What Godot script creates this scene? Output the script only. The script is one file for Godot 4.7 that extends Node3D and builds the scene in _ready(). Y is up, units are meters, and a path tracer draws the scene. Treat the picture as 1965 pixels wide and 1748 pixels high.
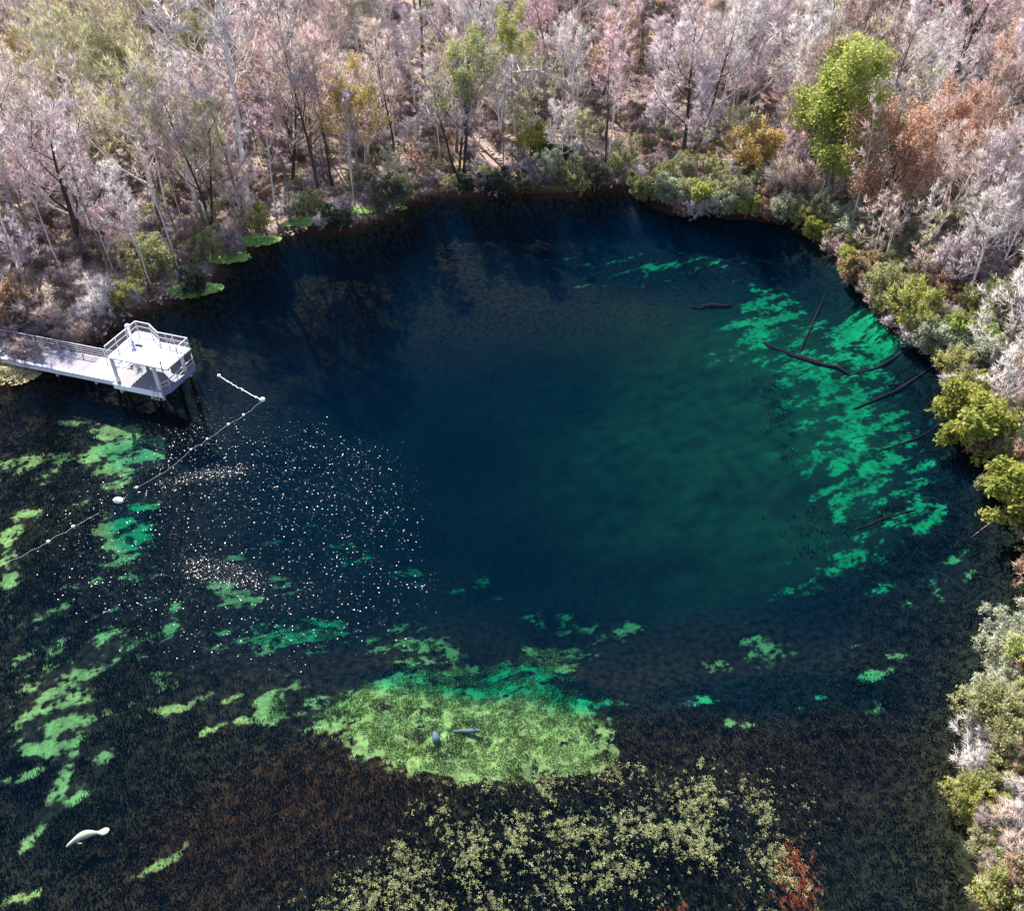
extends Node3D
# A spring-fed pool in winter woods, seen from the air. Metres, y up, the camera looks towards -z.

const X0 := -62.0
const X1 := 66.0
const Z0 := -116.0
const Z1 := -14.0
const TW := 2048
const TH := 1632
const LW := 512
const LH := 408

var rng := RandomNumberGenerator.new()
var shore := PackedVector2Array()
var sdf := PackedFloat32Array()
const SN := 200
const SX0 := -160.0
const SZ0 := -260.0
const SSTEP := 1.6
var deep := PackedVector3Array()
var bed_low := PackedFloat32Array()
var f_sand := PackedFloat32Array()
var f_emerald := PackedFloat32Array()
var f_brown := PackedFloat32Array()
var f_fleck := PackedFloat32Array()
var f_rust := PackedFloat32Array()
var f_wind := PackedFloat32Array()
var f_dark := PackedFloat32Array()
var f_silt := PackedFloat32Array()
var names := {}
var M := {}
var bumpy := FastNoiseLite.new()


# ---------------------------------------------------------------- small helpers

class MB:
	var v := PackedVector3Array()
	var n := PackedVector3Array()
	var c := PackedColorArray()
	var i := PackedInt32Array()
	var smooth := true

	func quad(a: Vector3, b: Vector3, cc: Vector3, d: Vector3, col: Color) -> void:
		var k := v.size()
		v.append(a); v.append(b); v.append(cc); v.append(d)
		for j in 4: c.append(col)
		i.append(k); i.append(k + 1); i.append(k + 2); i.append(k); i.append(k + 2); i.append(k + 3)

	func tri(a: Vector3, b: Vector3, cc: Vector3, col: Color) -> void:
		var k := v.size()
		v.append(a); v.append(b); v.append(cc)
		for j in 3: c.append(col)
		i.append(k); i.append(k + 1); i.append(k + 2)

	func tube(pts: PackedVector3Array, rad: PackedFloat32Array, sides: int, col: Color, capped := false) -> void:
		var k0 := v.size()
		var u := Vector3.ZERO
		for s in pts.size():
			var dir: Vector3
			if s == 0: dir = pts[1] - pts[0]
			elif s == pts.size() - 1: dir = pts[s] - pts[s - 1]
			else: dir = pts[s + 1] - pts[s - 1]
			dir = dir.normalized()
			if s == 0:
				u = dir.cross(Vector3(0.31, 0.2, 0.93)).normalized()
			else:
				u = (u - dir * u.dot(dir)).normalized()
			var w := dir.cross(u)
			for j in sides:
				var a := TAU * j / sides
				var o := u * cos(a) + w * sin(a)
				v.append(pts[s] + o * rad[s]); n.append(o); c.append(col)
		for s in pts.size() - 1:
			for j in sides:
				var a := k0 + s * sides + j
				var b := k0 + s * sides + (j + 1) % sides
				i.append(a); i.append(b + sides); i.append(b)
				i.append(a); i.append(a + sides); i.append(b + sides)
		if capped:
			for e in 2:
				var s := 0 if e == 0 else pts.size() - 1
				var k := v.size()
				var nn := (pts[0] - pts[1]).normalized() if e == 0 else (pts[s] - pts[s - 1]).normalized()
				for j in sides:
					v.append(v[k0 + s * sides + j]); n.append(nn); c.append(col)
				for j in range(1, sides - 1):
					if e == 0:
						i.append(k); i.append(k + j); i.append(k + j + 1)
					else:
						i.append(k); i.append(k + j + 1); i.append(k + j)

	func spike(p: Vector3, q: Vector3, r: float, col: Color) -> void:
		var d := (q - p).normalized()
		var u := d.cross(Vector3(0.3, 0.8, 0.52)).normalized()
		var w := d.cross(u)
		var k := v.size()
		v.append(p + u * r); v.append(p - u * r * 0.5 + w * r * 0.866); v.append(p - u * r * 0.5 - w * r * 0.866); v.append(q)
		n.append(u); n.append(-u * 0.5 + w * 0.866); n.append(-u * 0.5 - w * 0.866); n.append(d)
		for j in 4: c.append(col)
		i.append(k); i.append(k + 3); i.append(k + 1)
		i.append(k + 1); i.append(k + 3); i.append(k + 2)
		i.append(k + 2); i.append(k + 3); i.append(k)

	func box(at: Vector3, size: Vector3, col := Color.WHITE, turn := Basis.IDENTITY) -> void:
		var h := size * 0.5
		for f in 6:
			var ax := f / 2
			var sg := 1.0 if f % 2 == 0 else -1.0
			var nn := Vector3.ZERO
			nn[ax] = sg
			var a := Vector3.ZERO
			var b := Vector3.ZERO
			a[(ax + 1) % 3] = h[(ax + 1) % 3]
			b[(ax + 2) % 3] = h[(ax + 2) % 3]
			var m := nn * h[ax]
			var k := v.size()
			for q in [m - a - b, m + a - b, m + a + b, m - a + b]:
				v.append(at + turn * q); n.append(turn * nn); c.append(col)
			if sg > 0:
				for t in [0, 2, 1, 0, 3, 2]: i.append(k + t)
			else:
				for t in [0, 1, 2, 0, 2, 3]: i.append(k + t)

	func bar(p: Vector3, q: Vector3, r: float, col := Color.WHITE, sides := 6) -> void:
		tube(PackedVector3Array([p, q]), PackedFloat32Array([r, r]), sides, col, true)

	func slab(poly: PackedVector2Array, y0: float, y1: float, col := Color.WHITE) -> void:
		# a plate with that outline (x, z), from y0 up to y1
		var t := Geometry2D.triangulate_polygon(poly)
		for side in 2:
			var k := v.size()
			for p in poly:
				v.append(Vector3(p.x, y1 if side == 0 else y0, p.y)); n.append(Vector3.UP if side == 0 else Vector3.DOWN); c.append(col)
			for j in range(0, t.size(), 3):
				var a := poly[t[j]]
				var b := poly[t[j + 1]]
				var d := poly[t[j + 2]]
				var up := (b - a).cross(d - a) > 0.0   # clockwise seen from above, as z points down the page
				if up == (side == 0):
					i.append(k + t[j]); i.append(k + t[j + 1]); i.append(k + t[j + 2])
				else:
					i.append(k + t[j]); i.append(k + t[j + 2]); i.append(k + t[j + 1])
		var area := 0.0
		for j in poly.size():
			area += poly[j].cross(poly[(j + 1) % poly.size()])
		for j in poly.size():
			var a := poly[j]
			var b := poly[(j + 1) % poly.size()]
			if area < 0.0:
				var s := a
				a = b
				b = s
			var e := (b - a).normalized()
			var nn := Vector3(e.y, 0, -e.x)
			var k := v.size()
			for q in [Vector3(a.x, y0, a.y), Vector3(b.x, y0, b.y), Vector3(b.x, y1, b.y), Vector3(a.x, y1, a.y)]:
				v.append(q); n.append(nn); c.append(col)
			for q in [0, 1, 2, 0, 2, 3]: i.append(k + q)

	func ball(at: Vector3, r: Vector3, col: Color, rings := 6, seg := 8) -> void:
		var k := v.size()
		for a in rings + 1:
			for b in seg:
				var th := PI * a / rings
				var ph := TAU * b / seg
				var d := Vector3(sin(th) * cos(ph), cos(th), sin(th) * sin(ph))
				v.append(at + d * r); n.append((d / r).normalized()); c.append(col)
		for a in rings:
			for b in seg:
				var p := k + a * seg + b
				var q := k + a * seg + (b + 1) % seg
				i.append(p); i.append(q + seg); i.append(q)
				i.append(p); i.append(p + seg); i.append(q + seg)

	func mesh() -> ArrayMesh:
		var a := []
		a.resize(Mesh.ARRAY_MAX)
		a[Mesh.ARRAY_VERTEX] = v
		if n.size() == v.size(): a[Mesh.ARRAY_NORMAL] = n
		a[Mesh.ARRAY_COLOR] = c
		a[Mesh.ARRAY_INDEX] = i
		var m := ArrayMesh.new()
		m.add_surface_from_arrays(Mesh.PRIMITIVE_TRIANGLES, a)
		return m


func rnd(a := 0.0, b := 1.0) -> float:
	return rng.randf_range(a, b)


func rdir() -> Vector3:
	var z := rnd(-1, 1)
	var a := rnd(0, TAU)
	var r := sqrt(1.0 - z * z)
	return Vector3(r * cos(a), z, r * sin(a))


func numbered(called: String) -> String:
	var k: int = names.get(called, 0)
	names[called] = k + 1
	return called if k == 0 else "%s_%03d" % [called, k]


func tag(o: Node3D, label: String, category: String, group := "", kind := "") -> Node3D:
	if label: o.set_meta("label", label)
	if category: o.set_meta("category", category)
	if group: o.set_meta("group", group)
	if kind: o.set_meta("kind", kind)
	return o


func obj(called: String, m: Mesh, mat: Material, parent: Node = self) -> MeshInstance3D:
	var o := MeshInstance3D.new()
	o.name = numbered(called) if parent == self else called
	o.mesh = m
	o.material_override = mat
	parent.add_child(o, true)
	return o


func thing(called: String, label: String, category: String, at := Vector3.ZERO, turn := 0.0, group := "") -> Node3D:
	var o := Node3D.new()
	o.name = numbered(called)
	add_child(o)
	o.position = at
	o.rotation.y = turn
	tag(o, label, category, group)
	return o


func scatter(called: String, label: String, category: String, m: Mesh, mat: Material, where: Array[Transform3D], tints := PackedColorArray()) -> MultiMeshInstance3D:
	var mm := MultiMesh.new()
	mm.transform_format = MultiMesh.TRANSFORM_3D
	if tints.size(): mm.use_colors = true
	mm.mesh = m
	mm.instance_count = where.size()
	for k in where.size():
		mm.set_instance_transform(k, where[k])
		if tints.size(): mm.set_instance_color(k, tints[k])
	var o := MultiMeshInstance3D.new()
	o.name = numbered(called)
	o.multimesh = mm
	o.material_override = mat
	add_child(o)
	tag(o, label, category, "", "stuff")
	return o


func lin(r: float, g: float, b: float) -> Color:
	return Color(r, g, b).linear_to_srgb()


func mat(r: float, g: float, b: float, rough := 0.9, spec := 0.3) -> StandardMaterial3D:
	var m := StandardMaterial3D.new()
	m.albedo_color = lin(r, g, b)
	m.roughness = rough
	m.metallic_specular = spec
	m.vertex_color_use_as_albedo = true
	return m


func noise_tex(freq: float, sd: int, colors: Array, octaves := 4, size := 512) -> NoiseTexture2D:
	var f := FastNoiseLite.new()
	f.seed = sd
	f.frequency = freq
	f.fractal_octaves = octaves
	var t := NoiseTexture2D.new()
	t.width = size
	t.height = size
	t.seamless = true
	t.noise = f
	var g := Gradient.new()
	g.offsets = PackedFloat32Array()
	g.colors = PackedColorArray()
	for k in colors.size():
		g.add_point(float(k) / (colors.size() - 1), colors[k])
	t.color_ramp = g
	return t


# ---------------------------------------------------------------- the lie of the land

func shore_distance(x: float, z: float) -> float:
	# metres from the waterline, positive on land
	var fx := clampf((x - SX0) / SSTEP, 0.0, SN - 1.001)
	var fz := clampf((z - SZ0) / SSTEP, 0.0, SN - 1.001)
	var ix := int(fx)
	var iz := int(fz)
	fx -= ix
	fz -= iz
	var k := iz * SN + ix
	return lerpf(lerpf(sdf[k], sdf[k + 1], fx), lerpf(sdf[k + SN], sdf[k + SN + 1], fx), fz)


func make_shore() -> void:
	sdf.resize(SN * SN)
	var count := shore.size()
	for iz in SN:
		for ix in SN:
			var p := Vector2(SX0 + ix * SSTEP, SZ0 + iz * SSTEP)
			var best := 1e9
			var inside := false
			var a := shore[count - 1]
			for k in count:
				var b := shore[k]
				var ab := b - a
				var t := clampf((p - a).dot(ab) / ab.length_squared(), 0.0, 1.0)
				best = minf(best, (p - a - ab * t).length_squared())
				if (a.y > p.y) != (b.y > p.y) and p.x < (b.x - a.x) * (p.y - a.y) / (b.y - a.y) + a.x:
					inside = not inside
				a = b
			sdf[iz * SN + ix] = -sqrt(best) if inside else sqrt(best)


func land_y(x: float, z: float) -> float:
	var d := shore_distance(x, z)
	if d < 0.0:
		return d * 1.2
	return 0.5 * smoothstep(0.0, 1.5, d) + 0.7 * smoothstep(1.0, 14.0, d) + 0.02 * minf(d, 80.0) + bumpy.get_noise_2d(x * 1.2, z * 1.2) * 0.5 * smoothstep(0.5, 6.0, d)


func make_bed() -> void:
	# depth from soundings, inverse-distance weighted
	bed_low.resize(LW * LH / 16)
	var w := LW / 4
	var h := LH / 4
	for iz in h:
		for ix in w:
			var x := X0 + (X1 - X0) * ix / (w - 1.0)
			var z := Z0 + (Z1 - Z0) * iz / (h - 1.0)
			var s := 0.0
			var t := 0.0
			for q in deep:
				var d2 := (q.x - x) * (q.x - x) + (q.z - z) * (q.z - z) + 4.0
				var k := 1.0 / (d2 * sqrt(d2))
				s += k
				t += q.y * k
			bed_low[iz * w + ix] = t / s


func low(a: PackedFloat32Array, w: int, h: int, x: float, z: float) -> float:
	var fx := clampf((x - X0) / (X1 - X0) * (w - 1), 0.0, w - 1.001)
	var fz := clampf((z - Z0) / (Z1 - Z0) * (h - 1), 0.0, h - 1.001)
	var ix := int(fx)
	var iz := int(fz)
	fx -= ix
	fz -= iz
	var k := iz * w + ix
	return lerpf(lerpf(a[k], a[k + 1], fx), lerpf(a[k + w], a[k + w + 1], fx), fz)


func bed_y(x: float, z: float) -> float:
	var d := shore_distance(x, z)
	var y := -low(bed_low, LW / 4, LH / 4, x, z) * smoothstep(0.5, -4.0, d)
	return y - 0.12 + bumpy.get_noise_2d(x * 3.0, z * 3.0) * 0.3 * smoothstep(0.0, -3.0, d)


func blob(f: PackedFloat32Array, amount: float, cx: float, cz: float, ax: float, az: float, bx: float, bz: float) -> void:
	# an elliptic patch of a field on the bed: centre and half axes in metres
	var ex := 1.5 * sqrt(ax * ax + bx * bx)
	var ez := 1.5 * sqrt(az * az + bz * bz)
	var det := ax * bz - az * bx
	var sx := (X1 - X0) / LW
	var sz := (Z1 - Z0) / LH
	for iz in range(maxi(0, int((cz - ez - Z0) / sz)), mini(LH - 1, int((cz + ez - Z0) / sz)) + 1):
		for ix in range(maxi(0, int((cx - ex - X0) / sx)), mini(LW - 1, int((cx + ex - X0) / sx)) + 1):
			var dx := X0 + ix * sx - cx
			var dz := Z0 + iz * sz - cz
			var u := (dx * bz - dz * bx) / det
			var w := (dz * ax - dx * az) / det
			var r := sqrt(u * u + w * w)
			var g := amount * (1.0 - smoothstep(0.45, 1.5, r))
			var k := iz * LW + ix
			f[k] += g * (1.0 - f[k]) if amount > 0.0 else g * f[k]


func sand(amount: float, cx: float, cz: float, ax: float, az: float, bx: float, bz: float) -> void:
	blob(f_sand, amount, cx, cz, ax, az, bx, bz)


# ---------------------------------------------------------------- plants

var tree_opts := {}
var wood: MB
var twigs: MB
var leaves: MB

func grow(p: Vector3, dir: Vector3, length: float, r: float, level: int) -> void:
	var o := tree_opts
	var segs: int = [9, 5, 4, 3][level]
	var pts := PackedVector3Array([p])
	var rad := PackedFloat32Array([r])
	var d := dir
	var wander: float = o.wander * [0.35, 0.8, 1.0, 1.0][level]
	var rise: float = o.rise[level]
	var tip: float = [o.tip, 0.3, 0.35, 0.5][level]
	for s in segs:
		d = (d + rdir() * wander + Vector3.UP * rise).normalized()
		p += d * length / segs
		pts.append(p)
		rad.append(lerpf(r, r * tip, (s + 1.0) / segs))
	var shade := rnd(0.82, 1.15)
	var col := Color(shade, shade, shade)
	if level == 0:
		rad[0] = r * 1.5
		wood.tube(pts, rad, 7, col)
	elif level == 1:
		wood.tube(pts, rad, 5, col)
	else:
		twigs.tube(pts, rad, 3, col)
	if level == o.last:
		for k in int(o.spikes):
			var t := rnd(0.1, 1.0) * segs
			var j := mini(int(t), segs - 1)
			var q := pts[j].lerp(pts[j + 1], t - j)
			var sd: Vector3 = ((pts[j + 1] - pts[j]).normalized() + rdir() * 0.85 + Vector3.UP * float(o.get("lift", 0.14))).normalized()
			var sh := rnd(0.75, 1.25)
			twigs.spike(q, q + sd * rnd(0.45, 1.0) * o.spike_len, o.spike_r * rnd(0.7, 1.2), Color(sh, sh, sh))
		if o.leaves > 0:
			var t0 := rnd(0.62, 1.3)
			var warm := rnd(0.85, 1.2)
			for k in int(o.leaves):
				var t := rnd(0.15, 1.05) * segs
				var j := mini(int(t), segs - 1)
				var q: Vector3 = pts[j].lerp(pts[j + 1], t - j) + rdir() * float(o.puff) * sqrt(rnd())
				leaf(leaves, q, o.leaf * rnd(0.7, 1.3), Color(t0 * warm, t0, t0 * 0.9) * rnd(0.8, 1.2))
		return
	var kids: int = o.kids[level]
	var start: float = o.clear if level == 0 else 0.22
	for k in kids:
		var f := start + (1.0 - start) * (k + rnd()) / kids
		var t := f * segs
		var j := mini(int(t), segs - 1)
		var q := pts[j].lerp(pts[j + 1], t - j)
		var axis := (pts[j + 1] - pts[j]).normalized()
		var side := rdir()
		side = (side - axis * side.dot(axis)).normalized()
		if level == 0:
			var a: float = k * 2.4 + rnd(-0.5, 0.5)
			side = Vector3(cos(a), 0, sin(a))
		var open: float = o.open[level] * rnd(0.75, 1.25)
		var cd := (axis * cos(open) + side * sin(open)).normalized()
		var f2 := (f - start) / (1.0 - start)
		var cl: float = length * o.ratio[level] * rnd(0.7, 1.2) * lerpf(1.0, o.taper, f2)
		grow(q, cd, cl, lerpf(r, r * tip, f) * o.thin * rnd(0.8, 1.1), level + 1)


func leaf(b: MB, p: Vector3, s: float, col: Color) -> void:
	var a := rdir()
	var w := a.cross(rdir()).normalized() * s * 0.32
	a *= s * 0.5
	b.quad(p - a, p + w, p + a, p - w, col)


func plant_proto(sd: int, o: Dictionary) -> Array:
	rng.seed = sd
	wood = MB.new()
	twigs = MB.new()
	leaves = MB.new()
	tree_opts = o
	for s in int(o.get("stems", 1)):
		var lean: float = o.get("lean", 0.05)
		var dir := (Vector3.UP + Vector3(rnd(-lean, lean), 0, rnd(-lean, lean))).normalized()
		grow(Vector3(rnd(-1, 1), 0, rnd(-1, 1)) * float(o.get("foot", 0.0)) + Vector3.DOWN * 0.3, dir, o.h * rnd(0.85, 1.05), o.r, 0)
	return [wood.mesh(), twigs.mesh(), leaves.mesh() if leaves.v.size() else null]


func opts(base: Dictionary, more: Dictionary) -> Dictionary:
	var d := base.duplicate(true)
	d.merge(more, true)
	return d


var protos := {}
var bases := {}   # one built plant of each kind, to be duplicated

func plant(kind: String, called: String, label: String, category: String, at: Vector3, size: float, turn: float, bark: String, twig: String, leaf_m := "", group := "") -> Node3D:
	var key := kind + called
	var o: Node3D
	var p: Array = protos[kind]
	if not bases.has(key):
		o = Node3D.new()
		obj("trunk", p[0], M[bark], o)
		obj("branches", p[1], M[twig], o)
		if p[2]: obj("crown" if category == "tree" else "foliage", p[2], M[leaf_m], o)
		bases[key] = o
	o = bases[key].duplicate()
	o.name = numbered(called)
	add_child(o)
	o.get_child(0).material_override = M[bark]
	o.get_child(1).material_override = M[twig]
	if p[2]: o.get_child(2).material_override = M[leaf_m]
	o.position = Vector3(at.x, land_y(at.x, at.z) - 0.05, at.z)
	o.rotation.y = turn
	o.scale = Vector3(size, size * (0.92 + 0.16 * fposmod(turn * 1.7, 1.0)), size)
	tag(o, label, category, group)
	taken.append(Vector2(at.x, at.z))
	return o


var taken := PackedVector2Array()


# ---------------------------------------------------------------- building

func _ready() -> void:
	# ---- camera, sky, sun
	var cam := Camera3D.new()
	cam.name = "camera"
	cam.fov = 53.0
	cam.far = 4000.0
	cam.near = 0.5
	cam.position = Vector3(0, 50, 0)
	cam.rotation_degrees = Vector3(-41, 0, 0)
	add_child(cam)
	cam.current = true
	var sky := ProceduralSkyMaterial.new()
	sky.sky_top_color = lin(0.14, 0.19, 0.33)
	sky.sky_horizon_color = lin(0.50, 0.51, 0.57)
	sky.sky_curve = 0.16
	sky.ground_horizon_color = lin(0.40, 0.38, 0.36)
	sky.ground_bottom_color = lin(0.10, 0.09, 0.08)
	sky.sun_angle_max = 12.0
	sky.sun_curve = 0.1
	var env := Environment.new()
	env.background_mode = Environment.BG_SKY
	env.sky = Sky.new()
	env.sky.sky_material = sky
	env.tonemap_mode = Environment.TONE_MAPPER_LINEAR
	env.tonemap_exposure = 3.0
	env.volumetric_fog_enabled = true
	env.volumetric_fog_density = 0.0
	env.sdfgi_enabled = true
	env.ssao_enabled = true
	env.ssil_enabled = true
	var we := WorldEnvironment.new()
	we.name = "world_environment"
	we.environment = env
	add_child(we)
	var sun := DirectionalLight3D.new()
	sun.name = "sun"
	sun.light_color = Color(1.0, 0.975, 0.945)
	sun.light_energy = 1.6
	sun.light_angular_distance = 0.53
	sun.shadow_enabled = true
	add_child(sun)
	var el := deg_to_rad(42.5)
	var az := deg_to_rad(24.0)   # left of straight ahead
	sun.look_at_from_position(Vector3.ZERO, -Vector3(-sin(az) * cos(el), sin(el), -cos(az) * cos(el)), Vector3.UP)

	bumpy.seed = 4
	bumpy.frequency = 0.05
	bumpy.fractal_octaves = 3
	lay_out()
	materials()
	ground()
	lake_bed()
	water()
	make_protos()
	dock()
	floats()
	sunken()
	trees()
	shrubs()
	ground_cover()


func lay_out() -> void:
	# the waterline, point by point round the pool and out along the run
	for p in [Vector2(-61.54, -58.45), Vector2(-48.47, -64.53), Vector2(-46.43, -66.31), Vector2(-44.55, -68.71), Vector2(-42.09, -71.21), Vector2(-39.93, -75.84), Vector2(-38.01, -79.07), Vector2(-35.15, -81.66), Vector2(-32, -84.15), Vector2(-31.36, -86.96), Vector2(-31.58, -89.78), Vector2(-30, -92.49), Vector2(-27.06, -95.44)]:
		shore.append(p)
	for p in [Vector2(-23.82, -97.47), Vector2(-18.74, -96.7), Vector2(-17.33, -99.04), Vector2(-13.83, -100.91), Vector2(-12.16, -104.81), Vector2(-7.9, -106.25), Vector2(-4.99, -105.96), Vector2(-1.46, -106.83), Vector2(3.72, -106.83), Vector2(8.22, -106.25), Vector2(10.92, -108.02), Vector2(13.91, -108.62), Vector2(16.18, -105.38), Vector2(19.38, -102), Vector2(23.57, -101.59), Vector2(27.45, -100.64), Vector2(31.93, -99.84)]:
		shore.append(p)
	for p in [Vector2(34.01, -96.96), Vector2(35.33, -92.73), Vector2(35.97, -88.64), Vector2(36.67, -83.2), Vector2(37.55, -77.24), Vector2(39.34, -73.3), Vector2(39.97, -70.11), Vector2(40.01, -64.92), Vector2(39.64, -59.13), Vector2(39.35, -54.56), Vector2(38.65, -49.81), Vector2(38.39, -45.49), Vector2(37.25, -41.56), Vector2(34.36, -38.61), Vector2(31.18, -35.05), Vector2(28.85, -31.61), Vector2(27.36, -28.79), Vector2(26.13, -25.86), Vector2(25.51, -23.16), Vector2(25.22, -20.39), Vector2(24.44, -14.61)]:
		shore.append(p)
	shore.append(Vector2(24, 10))
	shore.append(Vector2(40, 60))
	shore.append(Vector2(-140, 60))
	shore.append(Vector2(-150, -30))
	make_shore()
	# soundings of the pool floor: x, depth, z
	for p in [Vector3(-13.18, 6, -70.1), Vector3(-3.51, 6.6, -61.22), Vector3(0.66, 6.2, -48.9), Vector3(-7.06, 6.2, -51.8), Vector3(-19.41, 5.2, -78.92), Vector3(5.53, 5.6, -70.73), Vector3(8.94, 5, -56.41), Vector3(14.34, 4, -64.89), Vector3(20.47, 3.4, -61.22), Vector3(15.84, 4.2, -48.29), Vector3(9.67, 5, -44.83), Vector3(4.07, 5.6, -41.79), Vector3(-16.25, 5, -50.24), Vector3(-10.12, 5.4, -44.43), Vector3(-17.79, 5.2, -58.85), Vector3(-24.25, 3.6, -65.46), Vector3(-31.55, 2.2, -74.3), Vector3(-9.74, 4.5, -84.39), Vector3(1.01, 3, -93.1), Vector3(17.43, 3.2, -86.8), Vector3(26.79, 2, -91.38), Vector3(-15.71, 3, -88.31)]:
		deep.append(p)
	for p in [Vector3(27.2, 2, -80.38), Vector3(33.26, 1.5, -73.56), Vector3(27.82, 2.4, -63.27), Vector3(31.61, 1.8, -60.42), Vector3(32.11, 1.7, -53.93), Vector3(26.31, 2.4, -50.19), Vector3(31.7, 1.7, -50.35), Vector3(23.46, 3.2, -55.35), Vector3(30.59, 2, -45.18), Vector3(32.89, 1.6, -43.05), Vector3(21.7, 3.6, -41.27), Vector3(-2.78, 4.2, -38.5), Vector3(7.45, 4, -39.55), Vector3(14.26, 3.6, -39.01), Vector3(24.17, 1.7, -36.26), Vector3(12.01, 1.8, -33.98), Vector3(20.19, 1.4, -33.68), Vector3(2.24, 2.2, -35.48), Vector3(-6.15, 1.7, -36.26), Vector3(-4.22, 0.7, -31.16), Vector3(-9.19, 0.9, -32.88), Vector3(0.56, 0.9, -31.04), Vector3(5.44, 1.5, -33.23)]:
		deep.append(p)
	for p in [Vector3(-16.62, 3.2, -39.34), Vector3(-13.03, 3.2, -38.46), Vector3(-19.01, 3.4, -42.4), Vector3(-23.54, 2, -40.81), Vector3(-27.18, 1.5, -38.53), Vector3(-29.25, 1.9, -48.46), Vector3(-31.96, 1.6, -59.27), Vector3(-38.03, 0.9, -57.4), Vector3(-36.77, 0.9, -48.91), Vector3(-27.12, 1.3, -29.04), Vector3(-29.15, 2, -28.63), Vector3(-19.36, 1.5, -28.92), Vector3(-11.43, 1.5, -27.27), Vector3(0.51, 1.2, -25.85), Vector3(-5.14, 1.1, -22.93), Vector3(9.14, 1.1, -24.38), Vector3(21.14, 2.2, -26.88), Vector3(19.42, 2, -21.14), Vector3(16.16, 1.7, -30.53), Vector3(-15.8, 1.8, -34.18), Vector3(0.42, 1.5, -14.17), Vector3(-24.76, 1.5, -16.38)]:
		deep.append(p)
	make_bed()
	for f in 8:
		var a := PackedFloat32Array()
		a.resize(LW * LH)
		match f:
			0: f_sand = a
			1: f_emerald = a
			2: f_brown = a
			3: f_fleck = a
			4: f_rust = a
			5: f_wind = a
			6: f_dark = a
			7: f_silt = a
	# pale sand and algae on the floor. Right-hand slope:
	sand(0.75, 27.13, -83.2, 4.37, -1.37, -0.6, 4.93)
	sand(0.66, 30.69, -75.84, 5.11, -2.19, -0.56, 5.13)
	sand(0.7, 35.31, -75.84, 2.1, 3.15, -2.85, 4.62)
	sand(0.62, 32.03, -69.7, 2.65, 3.62, -2.17, 3.49)
	sand(0.6, 32.33, -62.67, 5.71, -2.83, -0.31, 3.97)
	sand(0.6, 32.37, -57.12, 4.32, -1.56, -0.45, 3.08)
	sand(0.42, 28.11, -55.82, 3.26, -1.17, -0.43, 4.15)
	sand(0.75, 33.23, -52.72, 2.29, -0.78, -0.33, 2.05)
	sand(0.5, 28.41, -49.81, 4.84, -1.64, -0.22, 1.93)
	sand(0.42, 27.68, -64.16, 4.09, -2.1, -0.28, 8.47)
	sand(0.35, 24.39, -77.72, 4.7, 0, -0.92, 4.59)
	sand(0.35, 23.29, -47.06, 4.53, -1.03, -0.26, 2.05)
	sand(0.28, 21.15, -93.95, 8.06, 3.12, -1.01, 4.22)
	sand(0.22, 9.91, -93.95, 8.28, 0, -0.31, 4.28)
	sand(0.5, 33.22, -46.53, 2.61, -1.09, -0.2, 1.94)
	# the near rim
	sand(0.62, 8.1, -42.99, 2.61, 0, -0.12, 1.24)
	sand(0.6, 2.93, -44.23, 2.2, 0.52, -0.21, 1.26)
	sand(0.62, 2.79, -40.17, 2.85, -0.95, 0.31, 1.72)
	sand(0.5, 17.91, -40.17, 1.64, 1.79, -1.13, 1.46)
	sand(0.45, 14.75, -38.61, 1.2, 1.24, -0.69, 0.92)
	sand(0.7, 24.42, -37.28, 1.48, -0.44, -0.04, 0.49)
	sand(0.62, 24.1, -40.4, 0.89, -0.1, -0.07, 0.32)
	sand(0.6, 26.6, -39.19, 1.51, -0.31, -0.06, 0.3)
	sand(0.85, 11.78, -35.29, 1.89, -0.15, -0.04, 0.48)
	sand(0.75, 6.69, -35.25, 1.15, 0, -0.03, 0.4)
	sand(0.7, 14.66, -33.48, 1.17, 0.1, -0.1, 0.38)
	sand(0.6, 18.37, -34.46, 1.04, -0.17, -0.03, 0.23)
	sand(0.62, 20.24, -35.21, 0.34, 0.28, -0.26, 0.35)
	sand(0.5, 23.52, -34.85, 0.69, 0.59, -0.59, 0.75)
	sand(0.5, 29.85, -43.48, 2.45, -0.77, -0.09, 0.66)
	sand(0.5, 27.32, -44.98, 3.24, -0.71, -0.18, 0.99)
	# the bright mat at the near edge
	sand(0.99, -4.71, -33.29, 7.4, 0.6, 0, 3.36)
	sand(0.99, -2.65, -31.24, 6.07, 0.48, -0.06, 2.18)
	sand(0.95, -9.55, -35.05, 3.94, -0.84, 0.46, 1.7)
	sand(0.9, 2.21, -32.72, 2.7, 1.14, -0.71, 2.07)
	sand(0.9, 0.6, -36.27, 3.28, 0.99, -0.25, 1.18)
	sand(0.8, 3.62, -34.65, 1.21, 1.25, -0.91, 1.2)
	sand(0.8, 4.05, -30.35, 1.91, -0.3, 0.05, 0.76)
	sand(0.7, -5.64, -37.11, 2.39, -0.41, 0.18, 0.99)
	sand(0.92, -16.14, -35.05, 0.86, -0.69, 0.94, 1.36)
	sand(0.7, -16.77, -34.06, 1.92, -0.33, 0.13, 0.38)
	sand(0.62, 4.66, -32.53, 1.61, 1.11, -0.9, 1.59)
	sand(0.6, 5.36, -30.88, 1.61, -0.31, 0.09, 1.05)
	sand(0.55, 4.96, -34.65, 1.52, 0.67, -0.41, 1.1)
	sand(0.5, 2.72, -37.96, 2.05, 0.45, -0.18, 1.01)
	sand(0.5, -2.21, -38.61, 2.47, 0, 0.03, 1.04)
	sand(0.6, -2.9, -38.05, 5.25, 0.34, -0.01, 1.19)
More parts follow.
